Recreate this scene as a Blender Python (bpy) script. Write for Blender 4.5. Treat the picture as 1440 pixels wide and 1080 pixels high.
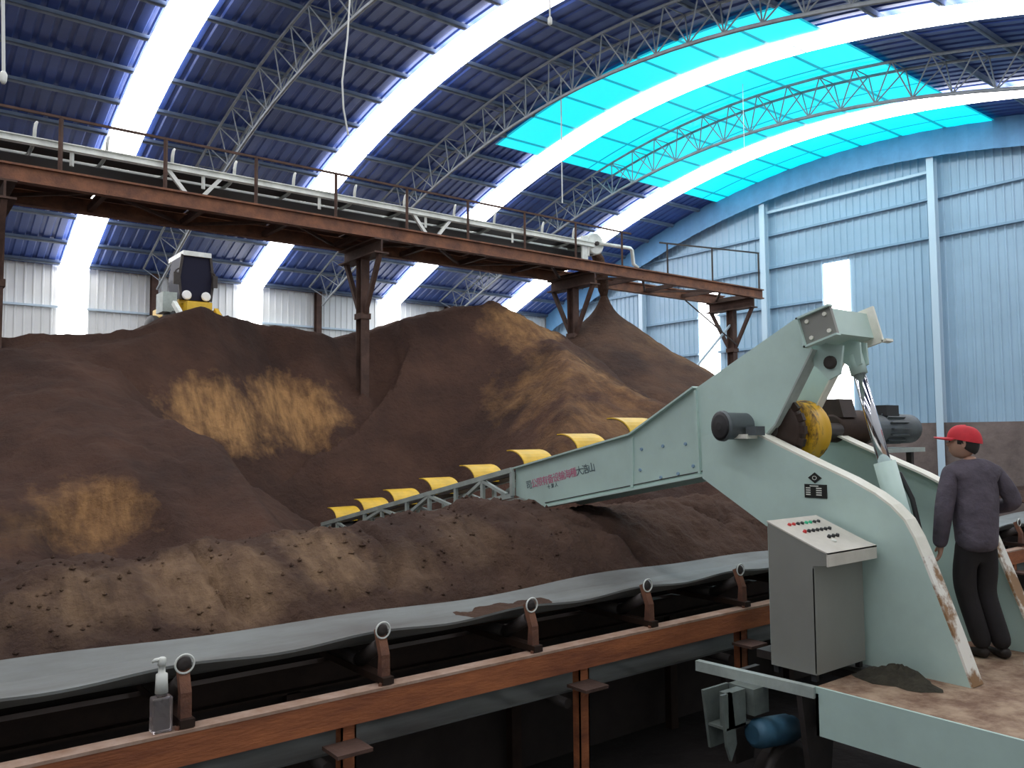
import bpy, bmesh, math, random
import numpy as np
from mathutils import Vector, Matrix
random.seed(7)
for o in list(bpy.data.objects): bpy.data.objects.remove(o)
SC = bpy.context.scene; COL = SC.collection
R = math.radians

# ------------------------------------------------------------------ camera
cam = bpy.data.cameras.new('camera'); camo = bpy.data.objects.new('camera', cam); COL.objects.link(camo)
cam.sensor_width = 36.0; cam.lens = 36.0 * 1161.26 / 1440.0; cam.clip_start = .05; cam.clip_end = 200
yaw, pit, rol = R(37.82), R(3.604), R(-.456)
fw = Vector((math.sin(yaw)*math.cos(pit), math.cos(yaw)*math.cos(pit), math.sin(pit)))
q = fw.to_track_quat('-Z', 'Y').to_matrix().to_4x4() @ Matrix.Rotation(rol, 4, 'Z')
camo.matrix_world = Matrix.Translation((0, 0, 2.6)) @ q
SC.camera = camo

# ------------------------------------------------------------------ light, exposure
SC.view_settings.view_transform = 'Standard'; SC.view_settings.look = 'None'
SC.view_settings.exposure = 0.0; SC.view_settings.gamma = 1.0
SC.view_settings.use_curve_mapping = False
w = bpy.data.worlds.new('world'); SC.world = w; w.use_nodes = True
nt = w.node_tree; bg = nt.nodes['Background']
sky = nt.nodes.new('ShaderNodeTexSky'); sky.sky_type = 'NISHITA'; sky.sun_elevation = R(50); sky.sun_rotation = R(200)
sky.sun_disc = False; sky.air_density = 1.0
nt.links.new(sky.outputs[0], bg.inputs[0]); bg.inputs[1].default_value = .55
STRIP_E, CYAN_E, WINDOW_E = 9.0, 1.15, 5.0

# ------------------------------------------------------------------ materials
def mat(name, col, rough=.6, metal=0.0, var=.0, vscale=3.0, col2=None, bump=0.0, bscale=20.0, spec=.5, stretch=None, thr=None):
    m = bpy.data.materials.new(name); m.use_nodes = True
    n = m.node_tree.nodes; l = m.node_tree.links; b = n['Principled BSDF']
    b.inputs['Base Color'].default_value = (*col, 1); b.inputs['Roughness'].default_value = rough
    b.inputs['Metallic'].default_value = metal; b.inputs['Specular IOR Level'].default_value = spec
    if var or col2 or bump:
        tc = n.new('ShaderNodeTexCoord'); mp = n.new('ShaderNodeMapping'); l.new(tc.outputs['Object'], mp.inputs[0])
        if stretch: mp.inputs['Scale'].default_value = stretch
    if var or col2:
        nz = n.new('ShaderNodeTexNoise'); nz.inputs['Scale'].default_value = vscale; nz.inputs['Detail'].default_value = 8
        nz.inputs['Roughness'].default_value = .65
        l.new(mp.outputs[0], nz.inputs['Vector'])
        rp = n.new('ShaderNodeValToRGB'); l.new(nz.outputs['Fac'], rp.inputs[0])
        c2 = col2 or tuple(max(0, c*(1-var)) for c in col)
        lo, hi = thr or (.35, .65)
        rp.color_ramp.elements[0].position = lo; rp.color_ramp.elements[0].color = (*c2, 1)
        rp.color_ramp.elements[1].position = hi; rp.color_ramp.elements[1].color = (*col, 1)
        l.new(rp.outputs[0], b.inputs['Base Color'])
    if bump:
        nb = n.new('ShaderNodeTexNoise'); nb.inputs['Scale'].default_value = bscale; nb.inputs['Detail'].default_value = 6
        l.new(mp.outputs[0], nb.inputs['Vector'])
        bp = n.new('ShaderNodeBump'); bp.inputs['Strength'].default_value = bump; bp.inputs['Distance'].default_value = .05
        l.new(nb.outputs['Fac'], bp.inputs['Height']); l.new(bp.outputs[0], b.inputs['Normal'])
    return m
def emat(name, col, e):
    m = mat(name, (.8, .85, .88), .5); b = m.node_tree.nodes['Principled BSDF']
    b.inputs['Emission Color'].default_value = (*col, 1); b.inputs['Emission Strength'].default_value = e
    return m
M = {}
M['roof'] = mat('roof_blue', (.042, .092, .34), .45, .0, .35, .6, bump=.0)
M['strip'] = emat('skylight_white', (1, .99, .98), STRIP_E)
M['window'] = emat('window_white', (1, .99, .98), WINDOW_E)
M['cyan'] = emat('skylight_cyan', (.0, .80, 1.0), CYAN_E)
M['cyan'].node_tree.nodes['Principled BSDF'].inputs['Base Color'].default_value = (.01, .10, .12, 1)
M['cyanglow'] = emat('cyan_joint_glow', (.0, .60, .80), CYAN_E*.50)  # dim glow standing in for purlin lines washed out by bloom
M['cyanglow'].node_tree.nodes['Principled BSDF'].inputs['Base Color'].default_value = (.01, .10, .12, 1)
M['purlin'] = mat('purlin_paint', (.20, .26, .36), .5, 0, .3, 2)
M['truss'] = mat('truss_grey', (.30, .33, .35), .5, .1, .35, 3)
M['endsheet'] = mat('end_wall_sheet', (.33, .47, .60), .45, 0, .10, .8)
M['sidesheet'] = mat('side_wall_sheet', (.78, .80, .80), .45, 0, .10, .8)
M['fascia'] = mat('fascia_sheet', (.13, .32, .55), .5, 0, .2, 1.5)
M['girt'] = mat('girt_paint', (.22, .34, .46), .5)
M['wcol'] = mat('wall_column_paint', (.50, .62, .72), .5)
M['concrete'] = mat('dirty_concrete', (.22, .165, .15), .9, 0, .45, 1.2, bump=.3, bscale=6)
M['floor'] = mat('dirty_floor', (.022, .016, .015), .9, 0, .5, 1.0, bump=.5, bscale=5)
M['rust'] = mat('rusty_steel', (.27, .115, .06), .75, .1, 0, 3.0, col2=(.11, .05, .035), bump=.2, bscale=30)
M['rustdark'] = mat('dark_rusty_steel', (.11, .06, .045), .8, .1, .5, 3.0, bump=.2)
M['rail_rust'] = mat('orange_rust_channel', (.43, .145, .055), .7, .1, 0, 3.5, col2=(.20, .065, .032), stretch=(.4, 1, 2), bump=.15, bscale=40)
M['flange'] = mat('lit_flange', (.46, .33, .26), .8, 0, 0, 6, col2=(.30, .18, .12))  # pale because the light on the channel's top is in the colour
M['dim'] = mat('dull_bracket_paint', (.15, .18, .165), .6, 0, .4, 6)
M['wallcurb'] = mat('shaded_curb', (.05, .038, .034), .9, 0, .4, 2)  # curb below the belt, its shade put into the colour
M['white'] = mat('white_paint', (.82, .85, .80), .45, 0, .25, 4)
M['mint'] = mat('mint_green_paint', (.51, .67, .62), .42, 0, .13, 1.6)
M['mintedge'] = mat('mint_edge_lit', (.86, .85, .76), .5, 0, 0, 4, col2=(.70, .71, .60), thr=(.3, .6))  # near-white: overhead light on the mint edges is in the colour
M['mintedge_rust'] = mat('mint_edge_rust', (.86, .85, .78), .55, 0, 0, 3.2, col2=(.30, .17, .08), thr=(.44, .52))  # rust patches on the same lit near-white edge colour
M['cabinet'] = mat('cabinet_grey', (.27, .275, .25), .45, .1, .10, 2)
M['cabtop'] = mat('cabinet_desk_cream', (.66, .63, .56), .45, 0, .15, 5)
M['boomgrey'] = mat('boom_grey_paint', (.42, .48, .45), .45, 0, .3, 5)
M['yellow'] = mat('yellow_paint', (.80, .50, .03), .45, 0, .25, 5)
M['drumyellow'] = mat('worn_yellow_drum', (.82, .46, .02), .45, 0, 0, 7, col2=(.10, .045, .02), stretch=(1, .6, .35), thr=(.45, .52))
M['black'] = mat('black_rubber', (.018, .018, .02), .6)
M['dark'] = mat('dark_steel', (.055, .045, .042), .6, .3, .3, 6)
M['greasy_shaded'] = mat('greasy_shaded_steel', (.05, .028, .02), .5, .3, .4, 6)  # greasy drive parts; on the front conveyor the dark stands for shade
M['motor'] = mat('motor_grey', (.12, .14, .15), .5, .3, .25, 5)
M['motorblue'] = mat('motor_blue', (.05, .14, .22), .5, .2, .4, 6)
M['chrome'] = mat('chrome', (.75, .75, .80), .12, 1.0)
M['belt'] = mat('belt_rubber', (.18, .195, .19), .6, 0, 0, 1.4, col2=(.095, .09, .085), stretch=(.35, 1.5, 1), thr=(.35, .6))
M['plate'] = mat('name_plate_black', (.012, .014, .012), .4)
M['mark'] = mat('plate_marking_white', (.65, .68, .62), .5)
M['redtext'] = mat('red_lettering', (.60, .16, .28), .5)
M['darktext'] = mat('dark_lettering', (.09, .13, .15), .5)
M['red'] = mat('red_cap_cloth', (.62, .025, .04), .7, 0, .15, 20)
M['skin'] = mat('skin', (.42, .24, .17), .55)
M['hair'] = mat('dark_hair', (.015, .012, .010), .6)
M['jacket'] = mat('jacket_cloth', (.105, .088, .115), .85, 0, .35, 6, bump=.6, bscale=9)
M['trousers'] = mat('trouser_cloth', (.016, .013, .015), .85, 0, .3, 6)
M['shoe'] = mat('shoe', (.02, .014, .012), .6)
M['deck'] = mat('dirty_deck', (.40, .29, .20), .8, 0, 0, 5, col2=(.17, .095, .06), thr=(.4, .62), bump=.3, bscale=20)
M['glass'] = mat('cab_glass', (.018, .018, .035), .5, spec=.08)
M['lamp'] = mat('lamp_lens', (.85, .85, .85), .2)
M['bottle'] = mat('bottle_plastic', (.72, .66, .66), .10); M['bottle'].node_tree.nodes['Principled BSDF'].inputs['Transmission Weight'].default_value = .85
M['cable'] = mat('cable_white', (.60, .62, .60), .5)
M['btn_red'] = mat('button_red', (.5, .02, .02), .3); M['btn_green'] = mat('button_green', (.02, .40, .20), .3); M['btn_black'] = mat('button_black', (.012, .012, .012), .3)

# ------------------------------------------------------------------ mesh helpers
ORG = {}
class MB:
    def __init__(s): s.v = []; s.f = []; s.sm = set()
    def add(s, vs, fs, smooth=False):
        b = len(s.v); s.v += [tuple(v) for v in vs]
        for f in fs:
            if smooth: s.sm.add(len(s.f))
            s.f.append(tuple(i+b for i in f))
        return s
    def box(s, lo, hi, rot=None, piv=None):
        x0, y0, z0 = lo; x1, y1, z1 = hi
        vs = [Vector((x, y, z)) for x in (x0, x1) for y in (y0, y1) for z in (z0, z1)]
        if rot is not None:
            p = Vector(piv) if piv is not None else Vector(((x0+x1)/2, (y0+y1)/2, (z0+z1)/2))
            vs = [rot @ (v-p) + p for v in vs]
        return s.add(vs, [(0,1,3,2),(4,6,7,5),(0,4,5,1),(2,3,7,6),(0,2,6,4),(1,5,7,3)])
    def bar(s, a, b, wd, ht, up=(0,0,1)):           # rectangular bar between two points
        a = Vector(a); b = Vector(b); d = (b-a).normalized(); u = Vector(up)
        sd = d.cross(u); sd = sd.normalized() if sd.length > 1e-4 else d.orthogonal().normalized()
        u = sd.cross(d); vs = []
        for p in (a, b):
            for i, j in ((-1,-1),(1,-1),(1,1),(-1,1)): vs.append(p + sd*i*wd/2 + u*j*ht/2)
        return s.add(vs, [(3,2,1,0),(4,5,6,7),(0,1,5,4),(1,2,6,5),(2,3,7,6),(3,0,4,7)])
    def tube(s, pts, r, n=8, caps=True):
        pts = [Vector(p) for p in pts]; rs = r if isinstance(r, (list, tuple)) else [r]*len(pts)
        ref = None; vs = []
        for i, p in enumerate(pts):
            d = (pts[min(i+1, len(pts)-1)] - pts[max(i-1, 0)]).normalized()
            ref = d.orthogonal().normalized() if ref is None else (ref - d*ref.dot(d)).normalized()
            t = d.cross(ref)
            for k in range(n):
                a = 2*math.pi*k/n; vs.append(p + (ref*math.cos(a) + t*math.sin(a))*rs[i])
        fs = []
        for i in range(len(pts)-1):
            for k in range(n):
                k2 = (k+1) % n; fs.append((i*n+k, i*n+k2, (i+1)*n+k2, (i+1)*n+k))
        s.add(vs, fs, n > 6)
        if caps: s.f.append(tuple(len(s.v)-len(vs)+k for k in reversed(range(n)))); s.f.append(tuple(len(s.v)-n+k for k in range(n)))
        return s
    def lathe(s, prof, o, ax, n=20):                # prof: (distance along axis, radius)
        o = Vector(o); ax = Vector(ax).normalized(); u = ax.orthogonal().normalized(); t = ax.cross(u); vs = []
        for h, r in prof:
            for k in range(n):
                a = 2*math.pi*k/n; vs.append(o + ax*h + (u*math.cos(a)+t*math.sin(a))*max(r, 1e-4))
        fs = [(i*n+k, i*n+(k+1)%n, (i+1)*n+(k+1)%n, (i+1)*n+k) for i in range(len(prof)-1) for k in range(n)]
        s.add(vs, fs, True)
        b = len(s.v)-len(vs)
        s.f.append(tuple(b+k for k in reversed(range(n)))); s.f.append(tuple(len(s.v)-n+k for k in range(n)))
        return s
    def prism(s, poly, x0, x1, ax=0):               # polygon in the two other axes, extruded along ax
        n = len(poly); vs = []
        for x in (x0, x1):
            for a, b in poly:
                vs.append((x, a, b) if ax == 0 else (a, x, b) if ax == 1 else (a, b, x))
        fs = [tuple(range(n))[::-1], tuple(range(n, 2*n))] + [(i, (i+1)%n, n+(i+1)%n, n+i) for i in range(n)]
        return s.add(vs, fs)
    def ribbon(s, poly, x0, x1, th, ax=0):          # open polyline turned into a strip with thickness
        pts = [Vector((a, b)) for a, b in poly]; off = []
        for i, p in enumerate(pts):
            d = (pts[min(i+1, len(pts)-1)] - pts[max(i-1, 0)]).normalized(); off.append(p + Vector((-d.y, d.x))*th)
        return s.prism([tuple(p) for p in pts] + [tuple(p) for p in reversed(off)], x0, x1, ax)
    def build(s, name, m, parent=None, recalc=True):
        me = bpy.data.meshes.new(name)
        o_ = Vector(ORG.get(parent.name, (0,0,0))) if parent else Vector((0,0,0))
        me.from_pydata([tuple(Vector(v)-o_) for v in s.v], [], s.f)
        if recalc:
            bm = bmesh.new(); bm.from_mesh(me); bmesh.ops.recalc_face_normals(bm, faces=bm.faces); bm.to_mesh(me); bm.free()
        if s.sm:
            for i in s.sm:
                if i < len(me.polygons): me.polygons[i].use_smooth = True
        me.materials.append(M[m] if isinstance(m, str) else m)
        ob = bpy.data.objects.new(name, me); COL.objects.link(ob)
        if parent: ob.parent = parent; ORG[ob.name] = tuple(o_)
        return ob
def tag(o, label=None, cat=None, group=None, kind=None):
    if label: o['label'] = label
    if cat: o['category'] = cat
    if group: o['group'] = group
    if kind: o['kind'] = kind
    return o
def thing(name, loc, label, cat, group=None):
    o = bpy.data.objects.new(name, None); COL.objects.link(o); o.location = loc; o.empty_display_size = .2
    ORG[o.name] = tuple(loc); return tag(o, label, cat, group)
def root(name, kind='structure'):
    o = bpy.data.objects.new(name, None); COL.objects.link(o); ORG[o.name] = (0, 0, 0); o['kind'] = kind; return o
def inst(src, name, parent, mw):                     # light copy that shares mesh data, matrix in the parent's frame
    o = bpy.data.objects.new(name, src); COL.objects.link(o); o.parent = parent; o.matrix_local = mw; return o
def shift(src, parent, d):                           # copy of a part (and its sub-parts), moved by d
    c = src.copy(); COL.objects.link(c); c.parent = parent; c.location = Vector(src.location) + Vector(d)
    ORG[c.name] = ORG.get(src.name, (0,0,0))
    for g in list(src.children):
        k = g.copy(); COL.objects.link(k); k.parent = c
    return c
# unit strut: radius 1, along +Z from 0 to 1
def unit_mesh(name, n, m):
    mb = MB(); mb.tube([(0,0,0),(0,0,1)], 1, n); o = mb.build(name, m); me = o.data; bpy.data.objects.remove(o); return me
def strut_mat(a, b, r):
    a = Vector(a); d = Vector(b)-a; q_ = d.to_track_quat('Z', 'Y').to_matrix().to_4x4()
    return Matrix.Translation(a) @ q_ @ Matrix.Diagonal((r, r, d.length, 1))

# ------------------------------------------------------------------ building shell
XW, XE, YN, YF = -14.0, 24.0, -0.95, 28.02
YC = 13.54
def arch(y):
    d = y - YC; return 11.444 - .02089*d*d + .0000184*d**4
ZS = arch(YF)
STR = [(-6.75, -5.9), (-1.2, -.35), (4.35, 5.14), (9.85, 10.66), (15.3, 16.2), (20.72, 21.72)]
PX0, PX1, PY0, PY1 = 13.79, 24.0, 9.15, 18.42

tag(MB().box((XW, YN, -.2), (XE+.2, YF+.2, 0)).build('floor', 'floor'), kind='structure')

ceil = root('ceiling')
def roof_sheet(x0, x1, ya, yb, m, name, dz=0.0, ribs=True, seg=.75):
    nx = max(1, round((x1-x0)/.3)); prof = []
    for i in range(nx):
        a = x0 + (x1-x0)*i/nx; b = x0 + (x1-x0)*(i+1)/nx; d = b-a
        prof += [(a, 0), (a+.55*d, 0), (a+.65*d, .035), (a+.9*d, .035)]
    prof.append((x1, 0))
    if not ribs: prof = [(x0, 0), (x1, 0)]
    ns = max(1, round((yb-ya)/seg)); vs = []
    for j in range(ns+1):
        y = ya + (yb-ya)*j/ns
        for x, h in prof: vs.append((x, y, arch(y) + h + dz))
    k = len(prof); fs = [(j*k+i, j*k+i+1, (j+1)*k+i+1, (j+1)*k+i) for j in range(ns) for i in range(k-1)]
    return MB().add(vs, fs).build(name, m, ceil, recalc=False)
edges = [XW] + [e for s_ in STR for e in s_] + [XE]
spans = [(edges[i], edges[i+1]) for i in range(0, len(edges), 2)]
rspans = [q_ for a, b in spans for q_ in ([(a, PX0), (PX0, b)] if a < PX0 < b else [(a, b)])]
for a, b in rspans:
    n = max(1, round((b-a)/.92))
    for i in range(n):
        x0, x1 = a+(b-a)*i/n, a+(b-a)*(i+1)/n
        roof_sheet(x0, x1, YN-.1, YF+.15, 'roof', 'roof_sheet')  # also runs on unseen above the cyan panes, added there to block the sky
PUR = [YC - .6 + 1.25*k for k in range(-11, 12)] + [YF-.25]
PUR = [y for y in PUR if YN < y < YF]
# bright strips lie just under the purlins, in lengths that leave a thin seam here and there
SEAM = [YN-.05, 5.0, 10.1, 15.6, 20.2, 20.75, 24.1, YF]
for a, b in STR:
    for i in range(len(SEAM)-1):
        roof_sheet(a, b, SEAM[i]+.02, SEAM[i+1]-.02, 'strip', 'skylight_panel', dz=-.115, ribs=False)
    roof_sheet(a, b, YN-.1, YF+.15, 'roof', 'roof_sheet', dz=.06, ribs=False)
# cyan panel: panes, with an added glowing sheet showing in the gaps
cy = [y for y in PUR if PY0+.2 < y < PY1-.2]; cy = [PY0] + cy + [PY1]
cx = []
for a, b in ((PX0, 15.3), (16.2, 20.72), (21.72, 23.9)):
    n = round((b-a)/1.08); cx += [(a+(b-a)*i/n, a+(b-a)*(i+1)/n) for i in range(n)]
for a, b in cx:
    for j in range(len(cy)-1):
        roof_sheet(a+.03, b-.03, cy[j]+.05, cy[j+1]-.05, 'cyan', 'skylight_pane', dz=-.10, ribs=False, seg=.6)
    roof_sheet(a-.03, b+.03, PY0, PY1, 'cyanglow', 'joint_glow', dz=-.085, ribs=False)
for y in PUR:
    inner = PY0-.1 < y < PY1+.1
    x1 = PX0 if inner else XE
    th = math.atan(-2*.02089*(y-YC))
    z = arch(y)
    mb = MB(); rot = Matrix.Rotation(th, 3, 'X')
    mb.box((XW, y-.03, z-.10), (x1, y+.03, z-.005), rot, (0, y, z)); mb.box((XW, y-.03, z-.10), (x1, y+.07, z-.085), rot, (0, y, z))
    mb.build('purlin', 'purlin', ceil)

# arched trusses
STRUT = unit_mesh('strut', 5, 'truss')
def truss(X, k):
    t = thing('arched_truss', (X, YF, 0), k, 'truss', None)
    def top(y, s): return Vector((X+s*.32, y, arch(y)-.16))
    def bot(y):
        th = math.atan(-2*.02089*(y-YC)); return Vector((X, y+.0, arch(y)-.16)) + Vector((0, math.sin(th), -math.cos(th)))*.78
    ys = [1.0 + .88*i for i in range(31)]
    ys = [y for y in ys if y < YF-.2]
    for s_ in (-1, 1):
        MB().tube([top(y, s_) for y in ys], .034, 6).build('top_chord', 'truss', t)
    MB().tube([bot(y) for y in ys], .042, 6).build('bottom_chord', 'truss', t)
    L = Matrix.Translation(-Vector((X, YF, 0)))
    for i in range(len(ys)-1):
        ym = (ys[i]+ys[i+1])/2
        for s_ in (-1, 1):
            inst(STRUT, 'web_strut', t, L @ strut_mat(top(ys[i], s_), bot(ym), .016))
            inst(STRUT, 'web_strut', t, L @ strut_mat(bot(ym), top(ys[i+1], s_), .016))
        if i % 1 == 0: inst(STRUT, 'cross_strut', t, L @ strut_mat(top(ys[i], -1), top(ys[i], 1), .014))
    return t
truss(1.35, 'arched lattice roof truss behind the long white lamp cord, mostly cut off')
truss(6.95, 'arched lattice roof truss running down in front of the yellow loader')
truss(12.5, 'arched lattice roof truss along the near edge of the cyan roof panel')
truss(18.0, 'arched lattice roof truss crossing below the cyan roof panel')

# walls of corrugated sheets
def wall_sheet(par, s0, s1, z0, ztop, place, m, name='wall_sheet', nz=1):
    nx = max(1, round((s1-s0)/.24)); prof = []
    for i in range(nx):
        a = s0 + (s1-s0)*i/nx; d = (s1-s0)/nx
        prof += [(a, 0), (a+.12*d, 0), (a+.2*d, .03), (a+.36*d, .03), (a+.44*d, 0)]
    prof.append((s1, 0)); vs = []
    for s_, h in prof:
        for zz in (z0, ztop(s_)): vs.append(place(s_, h, zz))
    fs = [(2*i, 2*i+2, 2*i+3, 2*i+1) for i in range(len(prof)-1)]
    return MB().add(vs, fs).build(name, m, par, recalc=False)
wend = root('wall_end')
pe = lambda y, h, z: (XE-h, y, z)
wins = [(13.68, 14.56, 3.05, 8.02), (18.72, 19.62, 2.95, 7.74)]
br = [YN, 13.68, 14.56, 18.72, 19.62, YF]
for i in range(5):
    a, b = br[i], br[i+1]
    if i in (1, 3):
        wz0, wz1 = wins[0 if i == 1 else 1][2:]
        MB().box((XE-.03, a, wz0), (XE, b, wz1)).build('window_pane', 'window', wend)
        wall_sheet(wend, a, b, wz1, arch, pe, 'endsheet')
    else:
        n = round((b-a)/.92)
        for k in range(n): wall_sheet(wend, a+(b-a)*k/n, a+(b-a)*(k+1)/n, 2.85, arch, pe, 'endsheet')
MB().box((XE+.06, YN-.2, 0), (XE+.2, YF+.2, 13)).build('outer_skin', 'endsheet', wend)
MB().box((XE-.25, YN, 0), (XE+.05, YF, 2.88)).build('retaining_wall', 'concrete', wend)
for z in (4.22, 5.54, 6.86, 8.2, 9.32):
    yy = [y for y in np.linspace(YN, YF, 400) if arch(y) > z+.1]
    segs = [(yy[0], yy[-1])]
    for w_ in wins:
        if w_[2] < z < w_[3]:
            segs = [q_ for s_ in segs for q_ in ((s_[0], w_[0]), (w_[1], s_[1])) if w_[0] > s_[0] and w_[1] < s_[1]] or segs
    for s_ in segs: MB().box((XE-.13, s_[0], z-.035), (XE-.03, s_[1], z+.035)).build('girt', 'girt', wend)
for i, y in enumerate((-0.3, 5.3, 10.95, 16.6, 22.25)):
    zt = arch(y)-.85; mb = MB()
    mb.box((XE-.34, y-.10, 0), (XE-.325, y+.10, zt)); mb.box((XE-.145, y-.10, 0), (XE-.13, y+.10, zt)); mb.box((XE-.325, y-.008, 0), (XE-.145, y+.008, zt))
    mb.build('wall_column', 'wcol', wend)
MB().box((XE-.2, 11.05, 10.05), (XE-.1, 16.5, 10.13)).build('top_girt', 'wcol', wend)
# arched fascia band under the roof at the end wall
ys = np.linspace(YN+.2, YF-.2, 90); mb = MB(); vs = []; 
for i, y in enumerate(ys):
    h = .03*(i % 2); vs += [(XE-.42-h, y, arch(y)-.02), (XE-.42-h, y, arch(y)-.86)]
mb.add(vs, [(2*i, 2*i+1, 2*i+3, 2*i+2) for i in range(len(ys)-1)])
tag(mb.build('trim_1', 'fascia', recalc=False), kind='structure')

wfar = root('wall_far')
pf = lambda x, h, z: (x, YF-h, z)
for a, b in spans:
    n = max(1, round((b-a)/.92))
    for i in range(n): wall_sheet(wfar, a+(b-a)*i/n, a+(b-a)*(i+1)/n, .0, lambda s_: ZS, pf, 'sidesheet')
for a, b in STR: MB().box((a, YF-.03, 1.0), (b, YF, ZS-.05)).build('window_pane', 'window', wfar)
MB().box((XW, YF+.06, 0), (XE, YF+.2, ZS+.3)).build('outer_skin', 'sidesheet', wfar)
for z in (2.6, 4.6, 6.6):
    for a, b in spans: MB().box((a, YF-.12, z-.03), (b, YF-.03, z+.03)).build('girt', 'wcol', wfar)
for x in (-9.4, -3.85, 1.5, 7.05, 12.68, 18.3):
    mb = MB(); mb.box((x-.1, YF-.36, 0), (x+.1, YF-.345, ZS)); mb.box((x-.1, YF-.145, 0), (x+.1, YF-.13, ZS)); mb.box((x-.008, YF-.345, 0), (x+.008, YF-.145, ZS))
    mb.build('wall_column', 'rustdark', wfar)
wn = root('wall_near')
pn = lambda x, h, z: (x, YN+h, z)
for a, b in spans:
    if True: wall_sheet(wn, a, b, 0, lambda s_: arch(YN), pn, 'sidesheet')
for a, b in STR: wall_sheet(wn, a, b, 0, lambda s_: arch(YN), pn, 'sidesheet')
wb = root('wall_back')
pb = lambda y, h, z: (XW+h, y, z)
for k in range(30):
    a, b = YN+(YF-YN)*k/30, YN+(YF-YN)*(k+1)/30
    wall_sheet(wb, a, b, 0, arch, pb, 'sidesheet')   # closed across its full width

# ------------------------------------------------------------------ heaps
def vnoise(x, y, seed):
    rs = np.random.RandomState(seed); T = rs.rand(256, 256)
    xi = np.floor(x).astype(int); yi = np.floor(y).astype(int); fx = x-xi; fy = y-yi
    fx = fx*fx*(3-2*fx); fy = fy*fy*(3-2*fy)
    g = lambda a, b: T[a % 256, b % 256]
    return (g(xi, yi)*(1-fx)+g(xi+1, yi)*fx)*(1-fy)+(g(xi, yi+1)*(1-fx)+g(xi+1, yi+1)*fx)*fy - .5
def fbm(x, y, s, o=5, g=.5):
    r = 0; a = 1.0
    for i in range(o): r = r + a*vnoise(x*s*2**i+17.3*i, y*s*2**i+5.1*i, i+3); a *= g
    return r
def smin(a, b, k): h = np.clip(.5+.5*(b-a)/k, 0, 1); return b*(1-h)+a*h-k*h*(1-h)
def smax(a, b, k): return -smin(-a, -b, k)
def grid_mesh(name, X, Y, Z, m):
    ny, nx = X.shape; v = np.stack([X, Y, Z], -1).reshape(-1, 3)
    i = np.arange(ny*nx).reshape(ny, nx); f = np.stack([i[:-1,:-1], i[:-1,1:], i[1:,1:], i[1:,:-1]], -1).reshape(-1, 4)
    me = bpy.data.meshes.new(name); me.from_pydata(v.tolist(), [], f.tolist()); me.polygons.foreach_set('use_smooth', [True]*len(me.polygons))
    me.materials.append(m); o = bpy.data.objects.new(name, me); COL.objects.link(o); return o
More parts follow.
